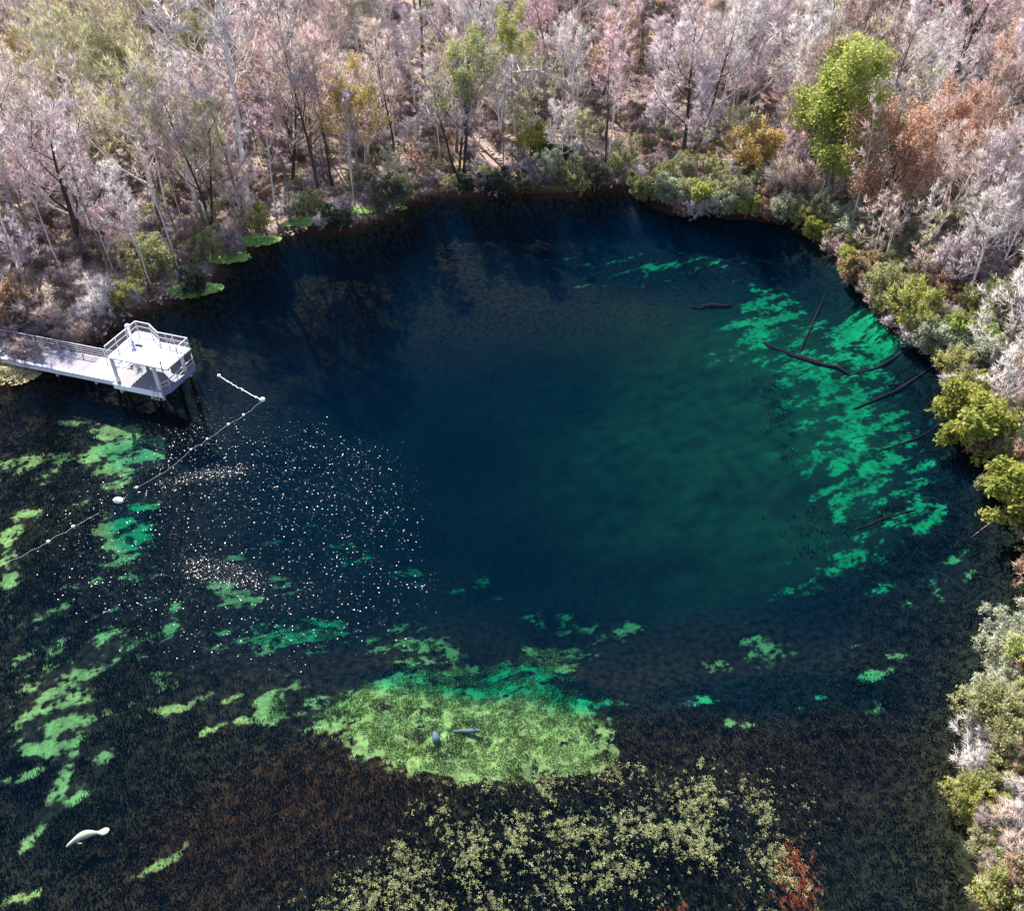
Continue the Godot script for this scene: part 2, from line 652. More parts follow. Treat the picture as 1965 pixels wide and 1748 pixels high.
	sand(0.5, 2.07, -40.17, 3.24, -0.72, 0.2, 1.75)
	# below the ripples
	sand(0.72, -14.45, -42.03, 1.93, -0.99, 0.79, 1.75)
	sand(0.7, -17.57, -41.09, 2.06, -0.49, 0.53, 1.53)
	sand(0.6, -21.16, -45.49, 2.38, 1.04, -0.06, 1.89)
	sand(0.55, -13.52, -50.95, 2.03, 0, 0.21, 1.48)
	sand(0.5, -8.48, -49.24, 1.2, 0, 0.2, 2.18)
	sand(0.5, -3.23, -47.6, 1.96, 0, 0.06, 1.59)
	sand(0.55, -5.85, -40.17, 2.86, 0.63, -0.1, 1.49)
	sand(0.45, -8.93, -42.03, 3.68, 0, 0.24, 2.31)
	# left-hand shallows
	sand(0.95, -30.7, -50.66, 2.32, 0.54, 0.49, 2.43)
	sand(0.72, -30.09, -53.94, 1.17, -0.33, 0.42, 0.97)
	sand(0.9, -34.61, -62.67, 3.03, 0.41, 0.54, 2)
	sand(0.95, -33.9, -59.13, 2.49, -0.92, 1.16, 2.48)
	sand(0.64, -31.45, -60.52, 1.61, 0, 0.75, 2.47)
	sand(0.64, -32.7, -55.51, 1.07, -0.71, 0.61, 1.07)
	sand(0.72, -39.97, -63.93, 1.49, 0.24, 0.16, 0.53)
	sand(0.76, -38.33, -58.59, 2.28, -0.26, 0.3, 0.72)
	sand(0.76, -41.66, -58.12, 1.73, -0.53, 0.56, 1.06)
	sand(0.64, -38.96, -56.79, 1.16, -0.81, 0.35, 0.55)
	sand(0.68, -38.67, -51.83, 1.31, -0.37, 0.49, 0.93)
	sand(0.72, -38.85, -49.81, 1.08, -0.7, 0.45, 0.66)
	sand(0.64, -37.84, -46.53, 0.91, 0.2, 0.79, 2.71)
	sand(0.68, -24.57, -42.03, 0.56, 0.18, 0.16, 2.02)
	sand(0.34, -30.99, -42.99, 3.94, -4.07, 3.52, 4.39)
	sand(0.34, -26.18, -36.27, 4.08, -3.67, 3.03, 3.75)
	sand(0.36, -30.87, -34.26, 1.95, -1.81, 2.62, 2.94)
	sand(0.76, -27.61, -28.79, 0.66, 0.33, -0.3, 2.06)
	sand(0.72, -29.81, -31.61, 2.15, 0.4, 0.16, 0.64)
	sand(0.68, -26.27, -28.11, 0.75, -0.6, 0.33, 0.36)
	sand(0.68, -25.69, -30.88, 0.58, 0.41, -0.39, 0.98)
	sand(0.72, -28.13, -25.86, 0.52, -1.32, 0.39, 0.25)
	sand(0.68, -20.41, -24.03, 1.44, -0.8, 0.22, 0.29)
	sand(0.60, -18.79, -25.55, 0.6, -0.88, 0.24, 0.2)
	sand(0.7, -27.82, -22.3, 0.54, -0.23, 0.17, 0.21)
	sand(0.6, -21.34, -40.17, 1.08, 0, 0.12, 0.45)
	rng.seed = 321
	for k in 90:
		var p := Vector2(rnd(-46, -14), rnd(-56, -21))
		if p.x > -26.0 and p.y > -33.0: continue
		var s := rnd(0.2, 0.6)
		var a := rnd(0.2, 1.0)
		sand(rnd(0.45, 0.75), p.x, p.y, cos(a) * s * 2.2, -sin(a) * s * 2.2, sin(a) * s * 0.8, cos(a) * s * 0.8)
	# floor and surface fields; emerald holds the water's darkening and lost red
	for q in [0]:
		blob(f_emerald, 1.0, 0.77, -59.13, 31.8, 0, -0.16, 20.74)
		blob(f_emerald, 1.0, 30.04, -62.67, 13.71, 0, -6.75, 23.84)
		blob(f_emerald, 0.9, 19.12, -96.45, 18.07, 0, -1.3, 9.49)
		blob(f_emerald, 0.95, 28.34, -83.73, 9.86, 0, -1.96, 8.81)
		blob(f_emerald, 0.9, 2.34, -36.9, 5.3, 2.37, -0.58, 1.77)
		blob(f_emerald, 0.75, -4.24, -37.02, 8.28, 0.53, 0.01, 1.4)
		blob(f_emerald, 0.7, -15.55, -42.03, 5.15, 0, 0.5, 2.76)
		blob(f_emerald, 0.85, -29.96, -51.53, 2.45, 0, 1.07, 3.39)
		blob(f_emerald, 0.5, -33.02, -59.82, 2.67, 0, 0.65, 2.04)
		blob(f_emerald, 0.8, 17.67, -35.86, 10.25, 0, -0.53, 2.38)
		blob(f_emerald, 0.5, -28.8, -42.03, 8.1, 0, 2.08, 6.17)
		blob(f_emerald, 0.42, -27.53, -29.82, 5.36, 0, 2.06, 5.49)
		blob(f_emerald, 0.3, -14.28, -35.05, 3.38, 0, 0.42, 2.33)
		blob(f_brown, 0.9, -12.84, -27.13, 9.24, -3.85, 2.1, 4.02)
		blob(f_brown, 0.3, 8.65, -31.61, 11.64, 0, -0.36, 3.16)
		blob(f_brown, 0.5, -43.35, -65.68, 4.16, -3.27, 2.18, 3.52)
		blob(f_brown, 0.4, 19.67, -30.52, 6.37, 0, -1.07, 4.04)
		blob(f_dark, 0.8, 4.03, -24.63, 12.04, -2.16, 0.44, 3.92)
		blob(f_dark, 0.8, -30.05, -29.82, 1.89, 0, 0.97, 2.36)
		blob(f_dark, 0.5, -29.8, -35.86, 1.37, 0, 0.36, 0.97)
		blob(f_fleck, 0.6, 1.96, -24.03, 11.85, -3.21, 0.88, 3.78)
		blob(f_fleck, 0.55, 10.37, -25.86, 6.27, 0, -0.49, 3.27)
		blob(f_fleck, 0.6, -5.73, -22.3, 5.64, -2.72, 1.1, 1.98)
		blob(f_fleck, 0.4, 14.09, -22.3, 2.55, 0, -0.47, 2.17)
		blob(f_fleck, 0.35, 0.54, -28.11, 6.82, -1.03, 0.12, 0.98)
		blob(f_silt, 0.8, 20.56, -65.68, 13.64, -7.35, 0.47, 14.51)
		blob(f_silt, 0.45, 14.11, -70.54, 14.72, 0, -2.05, 16.6)
		blob(f_silt, 0.4, 25.34, -58.45, 7.29, -3.58, -0.12, 9.75)
		blob(f_silt, 0.3, 17.57, -49.81, 10.19, -2.42, -0.3, 4.76)
		blob(f_silt, 0.14, 0.8, -62.67, 22.85, 0, -0.15, 19.68)
		blob(f_silt, -0.6, 10.68, -49.24, 4.91, -1.18, 0.02, 1.62)
		blob(f_silt, -0.5, 24.39, -55.51, 2.56, 0, -0.61, 2.48)
		blob(f_silt, -0.4, 18.82, -56.47, 3.59, 1, -0.57, 1.88)
		blob(f_rust, 0.9, 15.84, -23.74, 1.34, -0.45, 0.26, 2.14)
		blob(f_rust, 0.8, 7.95, -20.79, 2.77, 0, -0.13, 1.06)
		blob(f_rust, 0.5, 14.47, -21.47, 3.35, 0, -0.24, 1.08)
		blob(f_wind, 0.16, -18.46, -49.24, 15.17, 0, 2.07, 10.41)
		blob(f_wind, 0.22, -21.79, -48.14, 7.89, 0, 1.79, 7.51)
		blob(f_wind, 0.85, -24.98, -55.31, 4.39, -1.1, 0.33, 0.93)
		blob(f_wind, 0.3, -23.02, -53.33, 5.52, -1.35, 0.61, 1.77)
		blob(f_wind, 0.7, -21.17, -44.73, 3.91, 0.87, 0.16, 1.47)
		blob(f_wind, 0.35, -20.42, -43.98, 4.64, 1.42, 0.08, 1.89)


func materials() -> void:
	# bark and twigs
	for q in [["bark_grey", 0.26, 0.23, 0.22], ["bark_dark", 0.075, 0.06, 0.055], ["bark_pale", 0.80, 0.75, 0.70], ["bark_tan", 0.26, 0.20, 0.15]]:
		var m := mat(q[1], q[2], q[3], 0.95, 0.2)
		m.uv1_triplanar = true
		m.uv1_scale = Vector3(0.5, 0.16, 0.5)
		m.albedo_texture = noise_tex(0.03, 5, [Color(0.55, 0.53, 0.52), Color(1, 1, 1), Color(0.75, 0.76, 0.72)], 4, 256)
		M[q[0]] = m
	for q in [["twig_lilac", 0.53, 0.44, 0.45], ["twig_silver", 0.58, 0.53, 0.50], ["twig_pink", 0.56, 0.39, 0.40], ["twig_tan", 0.50, 0.39, 0.33], ["twig_olive", 0.46, 0.43, 0.25], ["twig_brown", 0.26, 0.17, 0.14], ["twig_grey", 0.44, 0.38, 0.37]]:
		M[q[0]] = mat(q[1], q[2], q[3], 0.9, 0.2)
	for q in [["leaf_green", 0.32, 0.39, 0.11], ["leaf_bright", 0.40, 0.46, 0.11], ["leaf_rust", 0.62, 0.37, 0.26], ["leaf_gold", 0.50, 0.36, 0.10], ["leaf_lime", 0.34, 0.36, 0.08], ["leaf_dark", 0.085, 0.115, 0.075], ["leaf_pale", 0.42, 0.47, 0.33], ["leaf_olive", 0.32, 0.33, 0.15], ["leaf_brown", 0.34, 0.20, 0.11]]:
		var m := mat(q[1], q[2], q[3], 0.6, 0.35)
		m.backlight_enabled = true
		m.backlight = Color(0.95, 0.95, 0.95)
		m.cull_mode = BaseMaterial3D.CULL_DISABLED
		M[q[0]] = m
	M["deck_white"] = mat(0.66, 0.66, 0.66, 0.7, 0.3)
	M["deck_grey"] = mat(0.27, 0.25, 0.285, 0.8, 0.3)
	M["metal"] = mat(0.50, 0.48, 0.52, 0.5, 0.5)
	M["panel"] = mat(0.17, 0.18, 0.27, 0.6, 0.4)  # bluish shade of the parapet's sunless side put into the colour
	M["deck_shaded"] = mat(0.24, 0.235, 0.25, 0.8, 0.3)  # white deck darkened: shade from the storey above put into the colour
	M["shaded_soffit"] = mat(0.10, 0.09, 0.11, 0.9, 0.2)  # underside coloured dark to deepen the shade below it
	M["pile"] = mat(0.42, 0.38, 0.34, 0.9, 0.2)
	M["dark"] = mat(0.05, 0.05, 0.06, 0.8, 0.2)
	M["white"] = mat(0.85, 0.85, 0.85, 0.5, 0.4)
	M["rope"] = mat(0.62, 0.60, 0.58, 0.9, 0.2)
	M["manatee"] = mat(0.36, 0.39, 0.30, 0.9, 0.1)
	M["log"] = mat(0.025, 0.022, 0.020, 0.95, 0.1)
	M["blue_log"] = mat(0.10, 0.16, 0.17, 0.9, 0.2)
	for q in [["weed_plain", 1.0, 1.0, 1.0]]:
		var m := mat(q[1], q[2], q[3], 0.8, 0.2)
		m.cull_mode = BaseMaterial3D.CULL_DISABLED
		M[q[0]] = m


func ground() -> void:
	# one sheet from the waterline to the horizon
	var xs := PackedFloat32Array()
	var zs := PackedFloat32Array()
	var x := -110.0
	while x <= 110.0:
		xs.append(x)
		x += 1.0
	for e in [130, 170, 240, 400, 800, 1800]:
		xs.append(e)
		xs.insert(0, -e)
	var z := -205.0
	while z <= 20.0:
		zs.append(z)
		z += 1.0
	for e in [-230, -280, -400, -800, -2200]: zs.insert(0, e)
	for e in [60, 200, 900]: zs.append(e)
	var nx := xs.size()
	var nz := zs.size()
	var v := PackedVector3Array()
	var n := PackedVector3Array()
	var c := PackedColorArray()
	var dist := PackedFloat32Array()
	var t := FastNoiseLite.new()
	t.seed = 9
	t.frequency = 0.06
	t.fractal_octaves = 4
	for iz in nz:
		for ix in nx:
			var px := xs[ix]
			var pz := zs[iz]
			var d := shore_distance(px, pz)
			dist.append(d)
			var y := land_y(px, pz)
			v.append(Vector3(px, y, pz))
			var hx := land_y(px + 0.6, pz) - land_y(px - 0.6, pz)
			var hz := land_y(px, pz + 0.6) - land_y(px, pz - 0.6)
			n.append(Vector3(-hx / 1.2, 1, -hz / 1.2).normalized())
			var g := t.get_noise_2d(px, pz)
			var h := t.get_noise_2d(px + 300.0, pz)
			var col := Color(0.40, 0.32, 0.29).lerp(Color(0.52, 0.44, 0.41), clampf(0.5 + g * 1.2, 0, 1))
			col = col.lerp(Color(0.24, 0.15, 0.11), smoothstep(0.05, 0.4, h))
			col = col.lerp(Color(0.26, 0.29, 0.11), smoothstep(0.25, 0.5, t.get_noise_2d(px * 1.3, pz * 1.3 + 500.0)) * 0.7)
			col = col.lerp(Color(0.05, 0.03, 0.022), smoothstep(2.2, 0.4, d))  # shade under the overhanging bank put into the ground colour
			c.append(col)
	var idx := PackedInt32Array()
	for iz in nz - 1:
		for ix in nx - 1:
			var k := iz * nx + ix
			if maxf(maxf(dist[k], dist[k + 1]), maxf(dist[k + nx], dist[k + nx + 1])) < -3.0: continue
			idx.append_array(PackedInt32Array([k, k + 1, k + nx + 1, k, k + nx + 1, k + nx]))
	var m := StandardMaterial3D.new()
	m.vertex_color_use_as_albedo = true
	m.roughness = 0.95
	m.metallic_specular = 0.2
	m.uv1_triplanar = true
	m.uv1_world_triplanar = true
	m.uv1_scale = Vector3.ONE * 0.11
	m.albedo_texture = noise_tex(0.05, 3, [Color(0.45, 0.42, 0.40), Color(0.95, 0.92, 0.9), Color(0.7, 0.66, 0.62), Color(1, 1, 1)], 5)
	tag(obj("ground", sheet(v, n, PackedVector2Array(), c, idx), m), "tan leaf-strewn woodland floor around the pool", "ground", "", "structure")


func sheet(v: PackedVector3Array, n: PackedVector3Array, uv: PackedVector2Array, c: PackedColorArray, idx: PackedInt32Array) -> ArrayMesh:
	var a := []
	a.resize(Mesh.ARRAY_MAX)
	a[Mesh.ARRAY_VERTEX] = v
	a[Mesh.ARRAY_NORMAL] = n
	if uv.size(): a[Mesh.ARRAY_TEX_UV] = uv
	if c.size(): a[Mesh.ARRAY_COLOR] = c
	a[Mesh.ARRAY_INDEX] = idx
	var m := ArrayMesh.new()
	m.add_surface_from_arrays(Mesh.PRIMITIVE_TRIANGLES, a)
	return m


var bed_rgb := PackedByteArray()
var wave_rgb := PackedByteArray()
var n_fine: PackedByteArray
var n_mid: PackedByteArray
var n_streak: PackedByteArray
var n_wave: PackedByteArray
var row_sand: Array = []

func noise_bytes(freq: float, sd: int, octaves: int) -> PackedByteArray:
	var f := FastNoiseLite.new()
	f.seed = sd
	f.frequency = freq
	f.fractal_octaves = octaves
	return f.get_seamless_image(1024, 1024, false, false, 0.15).get_data()


func row_of(f: PackedFloat32Array, iz: float) -> PackedFloat32Array:
	var a := clampi(int(iz), 0, LH - 2)
	var t := clampf(iz - a, 0.0, 1.0)
	var r := PackedFloat32Array()
	r.resize(LW)
	for k in LW: r[k] = lerpf(f[a * LW + k], f[(a + 1) * LW + k], t)
	return r


func paint_rows(part: int) -> void:
	# the floor's colours (sand, algae, weed, rusty leaves, the tint of deep water) and the ripples of the surface, one share of the rows per thread
	var mine := RandomNumberGenerator.new()
	mine.seed = 77 + part
	var from := TH * part / 8
	var to := TH * (part + 1) / 8
	var cs := cos(0.42)
	var sn := sin(0.42)
	for y in range(from, to):
		var fz := (y + 0.5) / TH * (LH - 1)
		var rs := row_of(f_sand, fz)
		var re := row_of(f_emerald, fz)
		var rb := row_of(f_brown, fz)
		var rr := row_of(f_rust, fz)
		var rw := row_of(f_wind, fz)
		var rd := row_of(f_dark, fz)
		var rl := row_of(f_silt, fz)
		for x in TW:
			var fx := (x + 0.5) / TW * (LW - 1)
			var ix := int(fx)
			var t := fx - ix
			if ix >= LW - 1:
				ix = LW - 2
				t = 1.0
			var s := rs[ix] + (rs[ix + 1] - rs[ix]) * t
			var em := minf(1.0, 1.15 * (re[ix] + (re[ix + 1] - re[ix]) * t))
			var br := rb[ix] + (rb[ix + 1] - rb[ix]) * t
			var ru := rr[ix] + (rr[ix + 1] - rr[ix]) * t
			var da := rd[ix] + (rd[ix + 1] - rd[ix]) * t
			var fine := n_fine[(y & 1023) * 1024 + (x & 1023)] / 255.0
			var mid := n_mid[(y & 1023) * 1024 + (x & 1023)] / 255.0
			var su := int(x * cs - y * sn) / 3
			var sv := int(x * sn + y * cs)
			var st := n_streak[(sv & 1023) * 1024 + (su & 1023)] / 255.0
			# weed, with the dark of deep water put into its colour
			var k := 0.6 + 0.9 * (fine - 0.5) * 2.0 + 0.35 * mine.randf()
			var wr := (0.026 + 0.016 * br - 0.016 * da) * (1.0 - 0.97 * em) * k
			var wg := (0.030 - 0.006 * br - 0.018 * da) * (1.0 - 0.62 * em) * k
			var wb := (0.016 - 0.006 * br - 0.004 * da) * k
			var si := (rl[ix] + (rl[ix + 1] - rl[ix]) * t) * clampf(0.72 + 0.8 * (mid - 0.4) + 0.6 * (st - 0.5), 0.1, 1.4)
			wr += (0.003 - wr) * minf(si, 1.0)
			wg += (0.066 - wg) * minf(si, 1.0)
			wb += (0.035 - wb) * minf(si, 1.0)
			# sand and algae where the weed leaves gaps
			var th := s + (mid - 0.5) * 0.75 + (st - 0.5) * (0.75 + 0.75 * em) + (fine - 0.5) * (0.95 - 0.5 * em)
			var s2 := n_streak[((sv * 2 + 311) & 1023) * 1024 + ((su * 3 + 97) & 1023)] / 255.0
			th -= 0.34 * em * smoothstep(0.82, 0.97, 1.0 - absf(2.0 * s2 - 1.0))
			var a := clampf((th - 0.45) / (0.28 + 0.14 * em), 0.0, 1.0)
			a = a * a * (3.0 - 2.0 * a) * minf(1.0, s * 3.5)
			a *= 1.0 - 0.55 * smoothstep(0.5, 0.66, fine) * (1.0 - 0.6 * em)
			if a > 0.0:
				var sp := 0.12 + 0.95 * fine + 0.75 * (mid - 0.1) + 0.35 * (mine.randf() - 0.5)
				var yr := (0.24 - 0.238 * em) * sp  # red that the water would absorb is taken out of the colour
				var yg := (0.40 - 0.16 * em) * sp
				var yb := (0.14 - 0.035 * em) * sp
				wr += (yr - wr) * a
				wg += (yg - wg) * a
				wb += (yb - wb) * a
			if ru > 0.02:
				var q := clampf((ru + (fine - 0.5) * 1.6 - 0.45) * 2.5, 0.0, 1.0)
				wr += (0.26 - wr) * q
				wg += (0.085 - wg) * q
				wb += (0.03 - wb) * q
			var o := (y * TW + x) * 3
			bed_rgb[o] = int(clampf(sqrt(maxf(wr, 0.0)) * 255.0, 0, 255))
			bed_rgb[o + 1] = int(clampf(sqrt(maxf(wg, 0.0)) * 255.0, 0, 255))
			bed_rgb[o + 2] = int(clampf(sqrt(maxf(wb, 0.0)) * 255.0, 0, 255))
			# ripples: slope of a small-wave field, stronger in the gusts
			var w := rw[ix] + (rw[ix + 1] - rw[ix]) * t
			var h0 := n_wave[(y & 1023) * 1024 + (x & 1023)]
			var hx := n_wave[(y & 1023) * 1024 + ((x + 1) & 1023)] - h0
			var hy := n_wave[((y + 1) & 1023) * 1024 + (x & 1023)] - h0
			var amp := 0.0007 + 0.0012 * w
			var gx := hx * amp + (mine.randf() + mine.randf() - 1.0) * 0.02
			var gy := hy * amp + (mine.randf() + mine.randf() - 1.0) * 0.02
			if mine.randf() < smoothstep(0.0, 0.1, w):
				# chop: steep little facets, of which a few lie flatter
				var way := mine.randf() * TAU
				var steep := 0.3 + 0.2 * mine.randf()
				if mine.randf() < 0.72 + 0.27 * smoothstep(0.22, 0.6, w): steep = (0.14 - 0.08 * smoothstep(0.5, 0.85, w)) * sqrt(mine.randf())
				gx = cos(way) * steep
				gy = sin(way) * steep
			wave_rgb[o] = int(clampf(127.5 + gx * 127.5 + mine.randf(), 0, 255))
			wave_rgb[o + 1] = int(clampf(127.5 + gy * 127.5 + mine.randf(), 0, 255))
			wave_rgb[o + 2] = 255


func lake_bed() -> void:
	n_fine = noise_bytes(0.09, 11, 3)
	n_mid = noise_bytes(0.03, 12, 4)
	n_streak = noise_bytes(0.035, 13, 5)
	n_wave = noise_bytes(0.12, 14, 2)
	bed_rgb.resize(TW * TH * 3)
	wave_rgb.resize(TW * TH * 3)
	var id := WorkerThreadPool.add_group_task(paint_rows, 8)
	WorkerThreadPool.wait_for_group_task_completion(id)
	var step := 0.6
	var nx := 260
	var nz := 260
	var ox := -80.0
	var oz := -117.0
	var ys := PackedFloat32Array()
	for iz in nz:
		for ix in nx:
			ys.append(bed_y(ox + ix * step, oz + iz * step))
	var v := PackedVector3Array()
	var n := PackedVector3Array()
	var uv := PackedVector2Array()
	for iz in nz:
		for ix in nx:
			var x := ox + ix * step
			var z := oz + iz * step
			var k := iz * nx + ix
			v.append(Vector3(x, ys[k], z))
			var l := ys[k - 1] if ix > 0 else ys[k]
			var r := ys[k + 1] if ix < nx - 1 else ys[k]
			var u := ys[k - nx] if iz > 0 else ys[k]
			var d := ys[k + nx] if iz < nz - 1 else ys[k]
			n.append(Vector3((l - r) / (2 * step), 1, (u - d) / (2 * step)).normalized())
			uv.append(Vector2((x - X0) / (X1 - X0), (z - Z0) / (Z1 - Z0)))
	var idx := PackedInt32Array()
	for iz in nz - 1:
		for ix in nx - 1:
			var k := iz * nx + ix
			idx.append_array(PackedInt32Array([k, k + 1, k + nx + 1, k, k + nx + 1, k + nx]))
	var m := StandardMaterial3D.new()
	m.roughness = 1.0
	m.metallic_specular = 0.1
	m.texture_repeat = false
	m.albedo_texture = ImageTexture.create_from_image(Image.create_from_data(TW, TH, false, Image.FORMAT_RGB8, bed_rgb))
	tag(obj("lake_bed", sheet(v, n, uv, PackedColorArray(), idx), m), "floor of the spring pool, dark weed with green sandy patches", "lake bed", "", "structure")


func water() -> void:
	var v := PackedVector3Array()
	var n := PackedVector3Array()
	var uv := PackedVector2Array()
	for p in [Vector2(-150, -118), Vector2(82, -118), Vector2(82, 60), Vector2(-150, 60)]:
		v.append(Vector3(p.x, 0, p.y))
		n.append(Vector3.UP)
		uv.append(Vector2((p.x - X0) / (X1 - X0), (p.y - Z0) / (Z1 - Z0)))
	var m := StandardMaterial3D.new()
	m.transparency = BaseMaterial3D.TRANSPARENCY_ALPHA
	m.albedo_color = Color(0.02, 0.05, 0.06, 0.01)
	m.roughness = 0.095
	m.metallic_specular = 0.033
	m.normal_enabled = true
	m.normal_scale = 1.0
	m.texture_filter = BaseMaterial3D.TEXTURE_FILTER_NEAREST
	m.normal_texture = ImageTexture.create_from_image(Image.create_from_data(TW, TH, false, Image.FORMAT_RGB8, wave_rgb))
	tag(obj("water", sheet(v, n, uv, PackedColorArray(), PackedInt32Array([0, 1, 2, 0, 2, 3])), m), "clear surface of the spring pool", "water", "", "structure")
	var f := FogVolume.new()
	f.name = "deep_water"
	f.size = Vector3(228, 9.0, 176)
	f.position = Vector3(-35, -4.53, -29.5)
	var fm := FogMaterial.new()
	fm.albedo = lin(0.0, 0.018, 0.054)
	fm.density = 0.11
	f.material = fm
	add_child(f)
	tag(f, "blue-green body of water filling the pool", "water", "", "structure")


func make_protos() -> void:
	var bare := {"h": 17.0, "r": 0.24, "wander": 0.17, "rise": [0.05, 0.12, 0.09, 0.05], "tip": 0.18, "clear": 0.28, "kids": [12, 6, 6], "open": [0.85, 0.75, 0.8], "ratio": [0.42, 0.5, 0.5], "taper": 0.55, "thin": 0.55, "last": 3, "spikes": 6, "spike_len": 1.1, "spike_r": 0.027, "leaves": 0, "leaf": 0.3, "puff": 0.5, "lean": 0.08}
	protos["bare_tall"] = plant_proto(1, bare)
	protos["bare_broad"] = plant_proto(2, opts(bare, {"h": 13.0, "r": 0.3, "clear": 0.18, "open": [0.95, 0.8, 0.8], "ratio": [0.66, 0.5, 0.48], "kids": [10, 7, 6]}))
	protos["bare_slim"] = plant_proto(3, opts(bare, {"h": 18.0, "r": 0.16, "clear": 0.42, "open": [0.6, 0.6, 0.7], "ratio": [0.28, 0.5, 0.55], "kids": [13, 5, 5]}))
	protos["bare_leaning"] = plant_proto(4, opts(bare, {"h": 14.0, "r": 0.2, "lean": 0.45, "clear": 0.25, "ratio": [0.5, 0.52, 0.5]}))
	protos["bare_forked"] = plant_proto(5, opts(bare, {"h": 15.0, "r": 0.2, "stems": 2, "foot": 0.35, "lean": 0.28, "kids": [9, 6, 5]}))
	protos["bare_high"] = plant_proto(6, opts(bare, {"h": 19.0, "r": 0.26, "clear": 0.5, "ratio": [0.36, 0.55, 0.5], "open": [0.9, 0.8, 0.8]}))
	protos["sapling"] = plant_proto(7, opts(bare, {"h": 7.0, "r": 0.09, "stems": 2, "foot": 0.6, "lean": 0.25, "kids": [7, 5, 5], "spikes": 6, "spike_len": 0.6, "ratio": [0.45, 0.5, 0.5]}))
	protos["pole"] = plant_proto(8, opts(bare, {"h": 15.0, "r": 0.1, "clear": 0.45, "kids": [9, 4, 4], "ratio": [0.2, 0.5, 0.5], "open": [0.6, 0.6, 0.7], "lean": 0.1, "spikes": 4, "spike_len": 0.7}))
	var leafy := opts(bare, {"h": 12.0, "clear": 0.12, "kids": [15, 6, 4], "ratio": [0.50, 0.52, 0.55], "spikes": 2, "leaves": 52, "leaf": 0.24, "puff": 0.8})
	protos["leafy_round"] = plant_proto(11, leafy)
	protos["leafy_tall"] = plant_proto(12, opts(leafy, {"h": 15.0, "clear": 0.25, "ratio": [0.42, 0.52, 0.55], "kids": [16, 6, 4]}))
	protos["leafy_thin"] = plant_proto(13, opts(leafy, {"h": 15.0, "clear": 0.35, "leaves": 20, "spikes": 5, "ratio": [0.42, 0.5, 0.5], "kids": [11, 6, 4]}))
	protos["leafy_broad"] = plant_proto(14, opts(leafy, {"h": 11.0, "clear": 0.22, "ratio": [0.72, 0.5, 0.5], "kids": [12, 7, 4], "leaves": 34, "spikes": 4}))
	var bush := opts(bare, {"h": 2.6, "r": 0.06, "stems": 5, "foot": 0.5, "lean": 0.6, "clear": 0.15, "kids": [7, 4, 0], "open": [0.8, 0.8, 0.8], "ratio": [0.55, 0.55, 0.5], "last": 2, "spikes": 3, "spike_len": 0.35, "spike_r": 0.01, "leaves": 60, "leaf": 0.2, "puff": 0.34, "rise": [0.05, 0.05, 0.05, 0.0]})
	protos["bush"] = plant_proto(21, bush)
	protos["bush_wide"] = plant_proto(22, opts(bush, {"h": 2.2, "stems": 7, "foot": 1.0, "lean": 0.9, "leaves": 50}))
	protos["bush_airy"] = plant_proto(23, opts(bush, {"h": 3.0, "leaves": 24, "spikes": 9, "spike_len": 0.5, "spike_r": 0.014}))
	protos["bush_bare"] = plant_proto(24, opts(bush, {"h": 2.6, "stems": 6, "leaves": 0, "spikes": 14, "spike_len": 0.6, "spike_r": 0.016, "kids": [8, 5, 0]}))


func pile(b: MB, top: Vector3, r: float) -> void:
	# pale above the waterline, near-black below it so the sunken part hardly shows
	var foot := Vector3(top.x, 0.06, top.z)
	b.tube(PackedVector3Array([top, foot]), PackedFloat32Array([r, r]), 8, Color.WHITE, true)
	b.tube(PackedVector3Array([foot, foot + Vector3.DOWN * 3.2]), PackedFloat32Array([r * 1.05, r * 1.1]), 8, Color(0.05, 0.05, 0.04), true)


